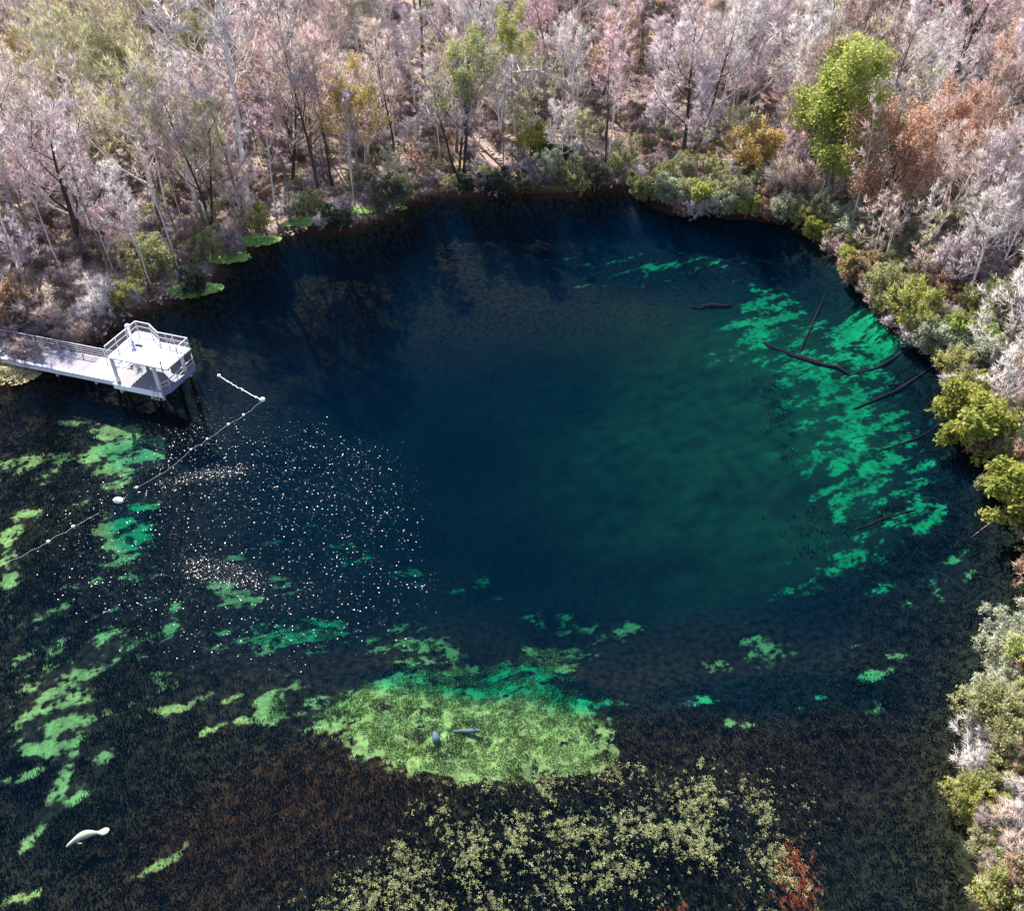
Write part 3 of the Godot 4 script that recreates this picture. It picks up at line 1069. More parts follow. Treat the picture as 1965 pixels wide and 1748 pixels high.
func dock() -> void:
	var turn := -0.295
	var at := Vector3(-35.78, 3.7, -66.5)
	at.y = 0.0
	# ---- the two-storey platform; x runs along the front, -z away from the water in front
	var t := thing("viewing_platform", "white two-storey swimming platform with railed upper deck over the water", "platform", at, turn)
	var b := MB.new()
	b.slab(PackedVector2Array([Vector2(0, 0), Vector2(0.2, -4.45), Vector2(1.75, -4.4), Vector2(3.2, -3.45), Vector2(6.35, -3.4), Vector2(6.1, 0.1)]), 3.55, 3.68)
	obj("upper_deck", b.mesh(), M.deck_white, t)
	for k in 22:
		b = MB.new()
		var xx := 0.16 + k * 0.277
		var back := -4.4 if xx < 1.75 else (lerpf(-4.4, -3.45, (xx - 1.75) / 1.45) if xx < 3.2 else -3.4)
		var tone := rnd(0.86, 1.06)
		b.box(Vector3(xx + 0.02, 3.69, back * 0.5 + 0.06), Vector3(0.265, 0.024, -back - 0.04), Color(tone, tone, tone))
		obj("deck_board", b.mesh(), M.deck_white, t)
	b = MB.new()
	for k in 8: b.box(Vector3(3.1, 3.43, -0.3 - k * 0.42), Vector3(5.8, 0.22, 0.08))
	obj("joists", b.mesh(), M.shaded_soffit, t)
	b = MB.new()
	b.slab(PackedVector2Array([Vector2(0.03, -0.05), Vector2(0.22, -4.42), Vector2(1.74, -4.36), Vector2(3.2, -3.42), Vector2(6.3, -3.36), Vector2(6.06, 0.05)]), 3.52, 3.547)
	obj("shaded_soffit", b.mesh(), M.shaded_soffit, t)
	b = MB.new()
	b.slab(PackedVector2Array([Vector2(0, 0.25), Vector2(0, -4.5), Vector2(5.1, -4.6), Vector2(5.65, -4.0), Vector2(5.42, -0.4), Vector2(5.05, 0.3)]), 0.95, 1.1)
	obj("lower_deck", b.mesh(), M.deck_shaded, t)
	b = MB.new()
	b.box(Vector3(2.53, 0.82, 0.34), Vector3(5.0, 0.52, 0.14))
	obj("fascia", b.mesh(), M.white, t)
	b = MB.new()
	var rim := [Vector2(5.07, 0.32), Vector2(5.45, -0.4), Vector2(5.68, -4.0), Vector2(5.12, -4.63)]
	for k in 3:
		var p: Vector2 = rim[k]
		var q: Vector2 = rim[k + 1]
		var mid := (p + q) * 0.5
		var len := p.distance_to(q)
		b.box(Vector3(mid.x, 1.0, mid.y), Vector3(len, 0.55, 0.06), Color.WHITE, Basis(Vector3.UP, -(q - p).angle()))
	obj("parapet", b.mesh(), M.panel, t)
	b = MB.new()
	for k in 3:
		for y in [2.05, 1.65]:
			b.bar(Vector3(rim[k].x, y, rim[k].y), Vector3(rim[k + 1].x, y, rim[k + 1].y), 0.05 if y > 2.0 else 0.03)
	obj("lower_rail", b.mesh(), M.metal, t)
	for p in [rim[0], rim[1], rim[1].lerp(rim[2], 0.33), rim[1].lerp(rim[2], 0.66), rim[2], rim[3]]:
		b = MB.new()
		b.bar(Vector3(p.x, 1.1, p.y), Vector3(p.x, 2.05, p.y), 0.045)
		obj("railing_post", b.mesh(), M.metal, t)
	for p in [Vector2(0.35, -0.05), Vector2(4.65, 0.0), Vector2(0.35, -4.1), Vector2(5.2, -3.2)]:
		b = MB.new()
		b.box(Vector3(p.x, 2.32, p.y), Vector3(0.24, 2.44, 0.24))
		obj("post", b.mesh(), M.deck_white, t)
	for p in [Vector2(0.5, 0.1), Vector2(0.75, -0.3), Vector2(3.7, 0.1), Vector2(4.75, 0.0), Vector2(0.5, -4.2), Vector2(3.2, -4.2), Vector2(5.1, -3.8)]:
		b = MB.new()
		pile(b, Vector3(p.x, 0.95, p.y), 0.17)
		obj("piling", b.mesh(), M.pile, t)
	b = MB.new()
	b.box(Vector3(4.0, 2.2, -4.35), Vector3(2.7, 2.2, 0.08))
	obj("added_shade_panel", b.mesh(), M.shaded_soffit, t)  # wall added to keep the sun off the rear of the lower deck
	# railing round the back of the upper deck
	var line := [Vector2(0.06, -0.06), Vector2(0.25, -4.37), Vector2(1.72, -4.32), Vector2(3.18, -3.38), Vector2(6.27, -3.33), Vector2(6.17, -1.7)]
	b = MB.new()
	for k in line.size() - 1:
		for y in [1.08, 0.56]:
			b.bar(Vector3(line[k].x, 3.7 + y, line[k].y), Vector3(line[k + 1].x, 3.7 + y, line[k + 1].y), 0.055 if y > 1.0 else 0.03)
	obj("rail", b.mesh(), M.metal, t)
	for k in line.size() - 1:
		var a: Vector2 = line[k]
		var e: Vector2 = line[k + 1]
		var pieces := maxi(1, roundi(a.distance_to(e) / 1.6))
		for s in pieces + (1 if k == line.size() - 2 else 0):
			var p := a.lerp(e, float(s) / pieces)
			b = MB.new()
			b.bar(Vector3(p.x, 3.7, p.y), Vector3(p.x, 4.78, p.y), 0.045)
			obj("railing_post", b.mesh(), M.metal, t)
		# thin balusters between the posts
		var g := MB.new()
		var cnt := int(a.distance_to(e) / 0.13)
		for s in cnt:
			var p := a.lerp(e, (s + 0.5) / cnt)
			g.bar(Vector3(p.x, 3.7, p.y), Vector3(p.x, 4.76, p.y), 0.012, Color.WHITE, 3)
		obj("balusters", g.mesh(), M.metal, t).set_meta("kind", "stuff")
	for k in 2:
		b = MB.new()
		var xx := 4.0 + k * 0.75
		b.bar(Vector3(xx, 4.75, -3.35), Vector3(4.45, 3.72, -2.9), 0.04)
		obj("brace", b.mesh(), M.metal, t)
	b = MB.new()
	b.bar(Vector3(0.6, 3.7, -2.9), Vector3(0.6, 5.1, -2.9), 0.14, Color.WHITE, 8)
	b.ball(Vector3(0.6, 5.2, -2.9), Vector3.ONE * 0.26, Color.WHITE)
	obj("pole", b.mesh(), M.white, t)
	b = MB.new()
	b.bar(Vector3(5.75, 3.45, 0.2), Vector3(5.75, 4.55, 0.2), 0.06, Color.WHITE, 6)
	obj("corner_post", b.mesh(), M.panel, t)
	b = MB.new()
	b.box(Vector3(5.0, 3.711, -1.35), Vector3(0.09, 0.012, 2.2))
	obj("dark_strip", b.mesh(), M.dark, t)  # thin dark strip lying on the upper deck
	b = MB.new()
	b.box(Vector3(1.7, 3.76, -2.35), Vector3(0.7, 0.12, 0.18))
	obj("cleat", b.mesh(), M.dark, t)
	b = MB.new()
	for s in 2: b.bar(Vector3(4.2 + 0.45 * s, 0.2, 0.42), Vector3(4.2 + 0.45 * s, 1.7, 0.42), 0.04)
	for s in 4: b.bar(Vector3(4.2, 0.3 + 0.28 * s, 0.42), Vector3(4.65, 0.3 + 0.28 * s, 0.42), 0.03)
	obj("ladder", b.mesh(), M.metal, t)
	# ---- the boardwalk that leads to it
	t = thing("boardwalk", "long grey boardwalk leading from the left bank to the platform", "boardwalk", at, turn)
	for k in 22:
		b = MB.new()
		var w := 1.14
		var x := -0.06 - w * (k + 0.5)
		for s in 7:
			var tone := rnd(0.8, 1.15)
			b.box(Vector3(x - w * 0.5 + w * (s + 0.5) / 7.0, 1.04 + rnd(0, 0.012), -1.35), Vector3(w / 7.0 - 0.015, 0.07, 3.0), Color(tone, tone, tone))
		obj("deck_board", b.mesh(), M.deck_white if k < 3 else M.deck_grey, t)
	b = MB.new()
	b.box(Vector3(-12.6, 0.9, 0.2), Vector3(25.1, 0.28, 0.08))
	obj("front_beam", b.mesh(), M.deck_white, t)
	b = MB.new()
	b.box(Vector3(-12.6, 0.9, -2.9), Vector3(25.1, 0.28, 0.08))
	obj("back_beam", b.mesh(), M.deck_grey, t)
	b = MB.new()
	b.box(Vector3(-12.6, 1.14, 0.02), Vector3(25.1, 0.08, 0.3))
	obj("kerb", b.mesh(), M.deck_white, t)
	b = MB.new()
	for y in [2.1, 1.85, 1.6, 1.35]: b.bar(Vector3(-0.1, y, -2.8), Vector3(-25.1, y, -2.8), 0.05 if y > 2 else 0.025)
	obj("rail", b.mesh(), M.metal, t)
	for k in 10:
		b = MB.new()
		b.bar(Vector3(-0.3 - k * 2.6, 0.7, -2.8), Vector3(-0.3 - k * 2.6, 2.12, -2.8), 0.055)
		obj("railing_post", b.mesh(), M.metal, t)
	for k in 6:
		for s in 2:
			b = MB.new()
			pile(b, Vector3(-2.5 - k * 4.2, 0.9, -0.3 - 2.2 * s), 0.14)
			obj("piling", b.mesh(), M.pile, t)


func float_line(called: String, label: String, pts: Array, sizes: Array, r: float) -> void:
	var t := thing(called, label, "float line", Vector3(pts[0].x, 0, pts[0].z))
	var o := t.position
	var b := MB.new()
	var line := PackedVector3Array()
	var rad := PackedFloat32Array()
	for k in pts.size():
		line.append(pts[k] - o + Vector3(0, 0.03, 0))
		rad.append(r)
		if k < pts.size() - 1:
			for s in [0.33, 0.66]:
				line.append(pts[k].lerp(pts[k + 1], s) - o + Vector3(rnd(-0.1, 0.1), 0.02, rnd(-0.1, 0.1)))
				rad.append(r)
	b.tube(line, rad, 5, Color.WHITE)
	obj("rope", b.mesh(), M.rope, t)
	for k in pts.size():
		if sizes[k] <= 0.0: continue
		b = MB.new()
		var s: float = sizes[k]
		b.ball(pts[k] - o + Vector3(0, s * 0.3, 0), Vector3(s, s * 0.9, s), Color.WHITE, 6, 9)
		obj("float", b.mesh(), M.white, t)


func floats() -> void:
	float_line("swim_line", "thick white rope with floats, nearest the platform", [Vector3(-27.16, 0, -68.71), Vector3(-26.13, 0, -67.81), Vector3(-25.27, 0, -67.17), Vector3(-24.51, 0, -66.54), Vector3(-23.77, 0, -65.99), Vector3(-23.05, 0, -65.45), Vector3(-22.36, 0, -65.07)], [0.18, 0.1, 0.0, 0.11, 0.0, 0.11, 0.24], 0.045)
	float_line("swim_line", "thin rope with spaced white floats running from the rope corner into the ripples", [Vector3(-22.37, 0, -64.92), Vector3(-23.6, 0, -62.89), Vector3(-24.63, 0, -61.59), Vector3(-25.98, 0, -59.62), Vector3(-27, 0, -58.25), Vector3(-28.31, 0, -55.51), Vector3(-30.1, 0, -53.57)], [0.0, 0.13, 0.13, 0.11, 0.1, 0.0, 0.13], 0.009)
	float_line("swim_line", "thin rope with small white floats leaving by the left edge", [Vector3(-32.12, 0, -50.66), Vector3(-33.61, 0, -49.19), Vector3(-34.91, 0, -47.6), Vector3(-36.27, 0, -46.11), Vector3(-37.79, 0, -44.98), Vector3(-39.13, 0, -43.73)], [0.0, 0.14, 0.14, 0.0, 0.13, 0.13], 0.01)
	var b := MB.new()
	b.ball(Vector3.ZERO, Vector3(0.42, 0.26, 0.26), Color.WHITE, 7, 10)
	b.box(Vector3(0.3, 0.1, 0.12), Vector3(0.3, 0.2, 0.25))
	var o := obj("buoy", b.mesh(), M.white)
	o.position = Vector3(-31.07, 0.1, -52.02)
	tag(o, "big white buoy over the round emerald patch at left", "buoy")


func sunken() -> void:
	# ---- the pale manatee
	var b := MB.new()
	var head := Vector3(-25.35, -0.8, -24.6)
	var tail := Vector3(-23.24, -0.8, -25.64)
	var along := (tail - head)
	var length := along.length()
	var side := along.normalized().cross(Vector3.UP)
	var st := [[0.0, 0.031, 0.031], [0.03, 0.081, 0.081], [0.1, 0.112, 0.105], [0.18, 0.136, 0.124], [0.28, 0.205, 0.167], [0.4, 0.248, 0.192], [0.52, 0.229, 0.18], [0.62, 0.174, 0.136], [0.7, 0.112, 0.087], [0.75, 0.122, 0.05], [0.82, 0.202, 0.037], [0.9, 0.223, 0.031], [0.96, 0.173, 0.025], [1.0, 0.043, 0.012]]
	var seg := 14
	for k in st.size():
		var f: float = st[k][0]
		var bend := 0.30 * sin(PI * clampf(f / 0.8, 0, 1)) - 0.04
		var cc := along * f - side * bend - along * 0.5
		for j in seg:
			var a := TAU * j / seg
			var o := side * cos(a) * float(st[k][1]) + Vector3.UP * sin(a) * float(st[k][2])
			b.v.append(cc + o)
			b.n.append((side * cos(a) / maxf(st[k][1], 0.02) + Vector3.UP * sin(a) / maxf(st[k][2], 0.02)).normalized())
			var sh := 1.0 + 0.5 * bumpy.get_noise_2d(cc.x * 30.0 + j * 6.0, cc.z * 30.0)
			b.c.append(Color(sh, sh, sh * (0.9 + 0.25 * rnd())))
	for k in st.size() - 1:
		for j in seg:
			var p := k * seg + j
			var q := k * seg + (j + 1) % seg
			b.i.append(p); b.i.append(q); b.i.append(q + seg)
			b.i.append(p); b.i.append(q + seg); b.i.append(p + seg)
	for s in [1.0]:
		var root: Vector3 = along * -0.26 + side * (0.17 * s - 0.2) + Vector3.DOWN * 0.1
		var pts := PackedVector3Array([root, root + side * 0.12 * s + along * 0.04, root + side * 0.18 * s + along * 0.1])
		b.tube(pts, PackedFloat32Array([0.07, 0.07, 0.04]), 8, Color.WHITE, true)
	var man := obj("manatee", b.mesh(), M.manatee)
	man.position = (head + tail) * 0.5
	tag(man, "pale manatee with round paddle tail swimming over dark weed", "manatee")
	# ---- blue-grey log and boulder on the bright mat
	var p := Vector3(-2.87, -0.5, -32.26)
	p.y = bed_y(p.x, p.z) + 0.12
	b = MB.new()
	b.tube(PackedVector3Array([Vector3(-0.85, 0, 0.02), Vector3(-0.4, 0.03, 0), Vector3(0.1, 0.04, 0.04), Vector3(0.5, 0.06, 0), Vector3(0.85, 0.03, -0.02)]), PackedFloat32Array([0.06, 0.12, 0.14, 0.16, 0.1]), 9, Color.WHITE, true)
	b.tube(PackedVector3Array([Vector3(0.45, 0.1, 0), Vector3(0.5, 0.35, -0.1)]), PackedFloat32Array([0.06, 0.03]), 5, Color.WHITE, true)
	var o := obj("sunken_log", b.mesh(), M.blue_log)
	o.position = p
	tag(o, "short blue-grey log lying on the bright green mat", "log")
	p = Vector3(-4.8, -0.5, -31.66)
	p.y = bed_y(p.x, p.z) + 0.1
	b = MB.new()
	b.ball(Vector3.ZERO, Vector3(0.24, 0.26, 0.42), Color.WHITE, 9, 12)
	for k in b.v.size():
		var q := 0.7 + 0.6 * absf(bumpy.get_noise_3d(b.v[k].x * 90.0, b.v[k].y * 90.0, b.v[k].z * 90.0)) * 2.0
		b.c[k] = Color(q, q, q)
		b.v[k] *= 1.0 + 0.7 * bumpy.get_noise_3d(b.v[k].x * 40.0, b.v[k].y * 40.0, b.v[k].z * 40.0)
	o = obj("boulder", b.mesh(), M.blue_log)
	o.position = p
	o.rotation.y = 0.2
	tag(o, "blue-grey boulder on the bright green mat, left of the log", "boulder")
	# ---- dark drowned trunks on the right-hand slope
	for q in [[Vector3(25.48, -2, -77.45), Vector3(32.27, -2, -71.46), 0.34, "thick dark sunken trunk along the lip of the emerald slope"], [Vector3(34.11, -1.7, -86.57), Vector3(28.78, -2.2, -75.61), 0.15, "straight dark sunken log crossing the emerald patch"], [Vector3(31.83, -1.8, -70.93), Vector3(41.92, -0.5, -75.21), 0.17, "dark fallen trunk running down from the right bank into emerald water"], [Vector3(31.68, -2, -66.72), Vector3(42.82, -0.5, -72.1), 0.2, "dark sunken trunk below the yellow-green bank tree"], [Vector3(19.78, -3.6, -85.6), Vector3(23.65, -3.6, -84.97), 0.34, "dark stump lying alone in the deep green water"], [Vector3(32.04, -1.6, -60.33), Vector3(40.55, -0.8, -64.42), 0.13, "thin dark sunken log below the round yellow-green tree"], [Vector3(35.92, -1, -49.66), Vector3(39.3, 0.5, -51.31), 0.10, "thin reddish dead limb dipping into the water at the right bank"], [Vector3(27.29, -2, -51.21), Vector3(32.72, -1.6, -52.88), 0.13, "dark sunken log lowest on the right slope"]]:
		var a: Vector3 = q[0]
		var e: Vector3 = q[1]
		b = MB.new()
		var pts := PackedVector3Array()
		var rad := PackedFloat32Array()
		for k in 9:
			var f := k / 8.0
			var m := a.lerp(e, f) - a
			m += Vector3(rnd(-0.2, 0.2), 0, rnd(-0.2, 0.2)) * float(q[2]) * 2.0
			var gy := maxf(bed_y(a.x + m.x, a.z + m.z) + float(q[2]) * rnd(-0.1, 0.4), m.y + a.y - 1.2)
			pts.append(Vector3(m.x, gy - a.y, m.z))
			rad.append(float(q[2]) * rnd(0.55, 1.05) * (0.35 + 0.65 * sin(PI * (0.08 + 0.8 * f))))
		b.tube(pts, rad, 7, Color.WHITE, true)
		var lg := thing("sunken_log", q[3], "log", a)
		obj("trunk", b.mesh(), M.log if not "reddish" in q[3] else M.twig_brown, lg)
		var br := MB.new()
		for k in 14:
			var s := pts[1 + k % 7]
			br.spike(s, s + Vector3(rnd(-1, 1), rnd(-0.1, 0.3), rnd(-1, 1)) * float(q[2]) * rnd(2.0, 5.0), float(q[2]) * rnd(0.15, 0.4), Color.WHITE)
		obj("branches", br.mesh(), M.log, lg)


func whereabouts(x: float, z: float) -> String:
	# a place that one can find: what stands before it, and how deep in the woods
	var a := x / -z
	if x > 30.0 and z > -98.0:
		return "on the right bank " + ("above the emerald shallows" if z < -78.0 else ("above the round yellow-green tree" if z < -62.0 else ("beside the yellow-green edge tree" if z < -45.0 else "at the lower right water")))
	var row := "near the water " if z > -101.0 else ("in the middle rows " if z > -124.0 else ("far back " if z > -152.0 else "at the top edge "))
	var marks := [[-0.50, "at the far left"], [-0.40, "behind the boardwalk"], [-0.29, "left of the white-limbed tree"], [-0.18, "right of the white-limbed tree"], [-0.08, "behind the golden-topped tree"], [0.03, "behind the forked green tree"], [0.14, "behind the far dark bushes"], [0.25, "behind the far inlet"], [0.36, "around the bright green tree"], [0.47, "around the orange trees"]]
	for m in marks:
		if a < float(m[0]): return row + m[1]
	return row + "at the far right"


func trees() -> void:
	rng.seed = 500
	# ---- the trees one can tell apart, row by row
	var list := [
		["bare_broad", Vector3(-47.27, 0, -90.36), 1.15, "bark_dark", "twig_lilac", "", "dark-trunked spreading leafless tree behind the boardwalk, left woods"],
		["bare_slim", Vector3(-38.67, 0, -85.32), 0.62, "bark_pale", "twig_silver", "", "small pale thin-stemmed leafless tree on the left bank above the platform"],
		["leafy_thin", Vector3(-55.76, 0, -93.95), 0.75, "bark_dark", "leaf_none", "leaf_rust", "rusty-leaved low tree at the left edge of the woods"],
		["bare_slim", Vector3(-39.38, 0, -96.7), 0.9, "bark_pale", "twig_grey", "", "straight pale trunk among grey twigs on the left bank"],
		["bare_forked", Vector3(-34.55, 0, -96.7), 0.9, "bark_dark", "twig_olive", "", "dark forked tree hung with greenish vines on the left bank"],
		["bare_high", Vector3(-30.71, 0, -99.04), 1.5, "bark_pale", "twig_silver", "", "tallest white-limbed tree rising over the left bank"],
		["bare_tall", Vector3(-31.51, 0, -98.78), 1.0, "bark_grey", "twig_lilac", "", "stout grey tree at the foot of the tall white one"],
		["bare_slim", Vector3(-23.06, 0, -103.11), 1.25, "bark_dark", "twig_grey", "", "tall dark pole-straight tree behind the floating green mats"],
		["bare_slim", Vector3(-22.21, 0, -107.13), 1.0, "bark_dark", "twig_pink", "", "thin dark tree just behind the pole-straight one"],
		["leafy_thin", Vector3(-18.64, 0, -107.13), 1.0, "bark_grey", "twig_olive", "leaf_gold", "thin tree with golden-yellow top left of the pool's far end"],
		["bare_slim", Vector3(-14.38, 0, -110.13), 1.0, "bark_dark", "twig_tan", "", "thin dark trunk standing right of the golden-topped tree"],
		["leafy_thin", Vector3(-6.16, 0, -111.21), 1.1, "bark_dark", "twig_tan", "leaf_green", "large dark forked tree with light green crown on the far bank"],
		["bare_forked", Vector3(-7.12, 0, -110.44), 0.95, "bark_dark", "twig_grey", "", "dark leafless tree leaning against the light green forked tree"],
		["leafy_thin", Vector3(0.18, 0, -124.74), 0.95, "bark_tan", "twig_tan", "leaf_bright", "light green tree standing further back, right of the forked green tree"],
		["bare_leaning", Vector3(9.04, 0, -121.14), 0.95, "bark_pale", "twig_silver", "", "white leaning leafless tree beyond the far bank shrubs"],
		["bare_tall", Vector3(21.69, 0, -112.78), 1.15, "bark_dark", "twig_lilac", "", "dark-stemmed tree with big lilac-grey crown, far bank right of centre"],
		["bare_high", Vector3(23.31, 0, -112.31), 1.0, "bark_dark", "twig_silver", "", "dark trunk close beside the big lilac-grey crown"],
		["bare_slim", Vector3(33.29, 0, -108.92), 0.8, "bark_pale", "twig_tan", "", "thin pale trunk in front of the bright green tree"],
		["bare_tall", Vector3(37.49, 0, -118.54), 1.05, "bark_grey", "twig_silver", "", "silver leafless tree left of the bright green tree"],
		["leafy_round", Vector3(37.3, 0, -101.05), 1.55, "bark_grey", "twig_tan", "leaf_bright", "bright green broad-topped tree, the only full green one on the far right"],
		["leafy_broad", Vector3(41.67, 0, -93.34), 1.0, "bark_dark", "twig_brown", "leaf_rust", "orange-brown broad tree leaning over the right bank, lower of the two"],
		["leafy_broad", Vector3(47.57, 0, -97.73), 1.0, "bark_dark", "twig_brown", "leaf_rust", "orange-brown broad tree behind the lower orange one"],
		["leafy_broad", Vector3(51.21, 0, -97.73), 0.8, "bark_dark", "twig_brown", "leaf_rust", "smaller orange-brown tree right of the two broad orange ones"],
		["leafy_thin", Vector3(64.34, 0, -118.54), 0.95, "bark_dark", "twig_tan", "leaf_rust", "thin orange-tinged tree near the right edge"],
		["bare_high", Vector3(65.67, 0, -139.76), 1.15, "bark_dark", "twig_pink", "", "dark bare tree at upper right above the orange trees"],
		["bare_broad", Vector3(53.18, 0, -118.54), 0.95, "bark_grey", "twig_silver", "", "round silver-grey crown just above the orange trees"],
		["bare_broad", Vector3(53.1, 0, -93.95), 0.75, "bark_grey", "twig_silver", "", "grey wide leafless tree right of the orange trees"],
		["bare_leaning", Vector3(50.24, 0, -83.73), 0.62, "bark_pale", "twig_silver", "", "pale crooked tree leaning over the right bank"],
		["bare_forked", Vector3(55.36, 0, -88.08), 0.7, "bark_pale", "twig_lilac", "", "forked pale tree at the right edge above the yellow-green one"],
		["bush", Vector3(38.89, 0, -60.66), 2.1, "bark_tan", "twig_olive", "leaf_lime", "round yellow-green tree overhanging the right bank"],
		["bush", Vector3(39.57, 0, -49.81), 2.1, "bark_tan", "twig_olive", "leaf_lime", "yellow-green tree half out of frame at the right edge"],
		["bare_broad", Vector3(44.89, 0, -62.67), 0.45, "bark_grey", "twig_pink", "", "pinkish grey twiggy tree behind the round yellow-green tree"],
		["bare_broad", Vector3(48.58, 0, -71.39), 0.5, "bark_grey", "twig_silver", "", "silvery twiggy tree above the pinkish one at the right edge"],
		["leafy_thin", Vector3(-49.7, 0, -118.54), 0.9, "bark_grey", "twig_olive", "leaf_olive", "olive-tinged tree in the middle of the left woods"],
		["leafy_thin", Vector3(-41.18, 0, -126.6), 0.9, "bark_grey", "twig_olive", "leaf_olive", "olive-tinged spreading tree left of the tall white-limbed one"],
		["leafy_thin", Vector3(-64.26, 0, -125.66), 0.8, "bark_grey", "twig_tan", "leaf_gold", "tawny-leaved tree far up in the left woods"],
		["leafy_thin", Vector3(30.57, 0, -139.76), 1.0, "bark_grey", "twig_tan", "leaf_olive", "yellow-green crown at the top edge right of centre"],
		["leafy_thin", Vector3(-22.02, 0, -137.61), 1.05, "bark_pale", "twig_olive", "leaf_pale", "pale cream-green tree high up behind the golden-topped one"],
		["leafy_thin", Vector3(-34.75, 0, -123.83), 0.75, "bark_tan", "twig_brown", "leaf_rust", "rust-brown patch of leaves beside the tall white-limbed trunk"],
		["leafy_thin", Vector3(14.46, 0, -126.6), 0.9, "bark_tan", "twig_tan", "leaf_brown", "brown-leaved tree behind the white leaning tree"],
	]
	M["leaf_none"] = M["twig_brown"]
	for q in list:
		plant(q[0], "bare_tree" if q[5] == "" else "leafy_tree", q[6], "tree", q[1], q[2], rnd(0, TAU), q[3], q[4], q[5])
	# ---- the rest of the woods
	var kinds := ["bare_tall", "bare_broad", "bare_slim", "bare_leaning", "bare_forked", "bare_high", "bare_tall", "bare_broad"]
	var barks := ["bark_grey", "bark_dark", "bark_pale", "bark_tan", "bark_pale", "bark_pale"]
	var tones := [["twig_lilac", "lilac-grey"], ["twig_silver", "silvery"], ["twig_pink", "pinkish"], ["twig_tan", "tawny"], ["twig_lilac", "lilac-grey"], ["twig_brown", "umber-brown"], ["twig_silver", "silvery"], ["twig_olive", "olive-tinged"]]
	var hue := FastNoiseLite.new()
	hue.seed = 21
	hue.frequency = 0.02
	var put := 0
	var tries := 0
	var far: Array[Transform3D] = []
	while put < 300 and tries < 20000:
		tries += 1
		var z := rnd(-200, -34)
		var x := rnd(-1, 1) * (16.0 - z * 0.62)
		var d := shore_distance(x, z)
		if d < 2.5: continue
		if x < -34.0 and z > -80.0: continue
		if z > -60 and x > 0 and d < 5.0: continue
		var gap := 3.6 if z < -115 else 3.9
		var ok := true
		for q in taken:
			if absf(q.x - x) < gap and absf(q.y - z) < gap and q.distance_squared_to(Vector2(x, z)) < gap * gap:
				ok = false
				break
		if not ok: continue
		var tone: Array = tones[int(clampf((hue.get_noise_2d(x, z) + 0.5) * 8.0 + rnd(-1.6, 1.6), 0, 7))]
		var where := "behind the boardwalk and left bank" if x < -28 else ("on the right bank" if x > 34 and z > -105 else "beyond the far end of the pool")
		var size := rnd(0.66, 1.2)
		if z > -110 and x > 30: size *= 0.75
		var kd: String = kinds[rng.randi() % kinds.size()]
		var bk: String = barks[rng.randi() % barks.size()]
		var shape: String = {"bare_tall": "upright", "bare_broad": "spreading", "bare_slim": "slim", "bare_leaning": "leaning", "bare_forked": "forked", "bare_high": "high-crowned"}[kd]
		var skin: String = {"bark_grey": "grey trunk", "bark_dark": "dark trunk", "bark_pale": "pale trunk", "bark_tan": "brown trunk"}[bk]
		plant(kd, "bare_tree", "%s%s %s leafless tree, %s, %s" % ["small " if size < 0.8 else ("big " if size > 1.05 else ""), shape, tone[1], skin, whereabouts(x, z)], "tree", Vector3(x, 0, z), size, rnd(0, TAU), bk, tone[0], "", "%s leafless trees %s" % [tone[1], where])
		put += 1
	put = 0
	tries = 0
	while put < 285 and tries < 30000:
		tries += 1
		var z := rnd(-150, -40)
		var x := rnd(-1, 1) * (10.0 - z * 0.6)
		var d := shore_distance(x, z)
		if d < 2.0 or (x < -34.0 and z > -80.0): continue
		if x > 20 and z > -60 and d < 4: continue
		var ok := true
		for q in taken:
			if absf(q.x - x) < 2.0 and absf(q.y - z) < 2.0:
				ok = false
				break
		if not ok: continue
		var tone: Array = tones[rng.randi() % 8]
		var where := "behind the boardwalk and left bank" if x < -28 else ("on the right bank" if x > 34 and z > -105 else "beyond the far end of the pool")
		var pole := rnd() < 0.5  # half are thin grown trees, planted in among the young ones
		var sb: String = barks[rng.randi() % 6]
		var sz := rnd(0.6, 1.15)
		plant("pole" if pole else "sapling", "sapling", "%s %s %s slim tree, %s stem, %s" % ["short" if sz < 0.85 else "tall", "pole-thin" if pole else "twiggy", tone[1], {"bark_grey": "grey", "bark_dark": "dark", "bark_pale": "pale", "bark_tan": "brown"}[sb], whereabouts(x, z)], "sapling", Vector3(x, 0, z), sz, rnd(0, TAU), sb, tone[0], "", "%s saplings %s" % [tone[1], where])
		put += 1
	# ---- woods too far off to tell one tree from the next
	for k in 420:
		var z := rnd(-330, -200)
		var x := rnd(-1, 1) * (20.0 - z * 0.64)
		far.append(Transform3D(Basis(Vector3.UP, rnd(0, TAU)).scaled(Vector3.ONE * rnd(0.8, 1.15)), Vector3(x, 1.8, z)))
	scatter("far_woods", "grey leafless woods at the top edge, farthest off", "woods", protos["bare_tall"][1], M.twig_lilac, far)
	var stems: Array[Transform3D] = far.duplicate()
	scatter("far_trunks", "trunks of the farthest grey woods", "woods", protos["bare_tall"][0], M.bark_grey, stems)


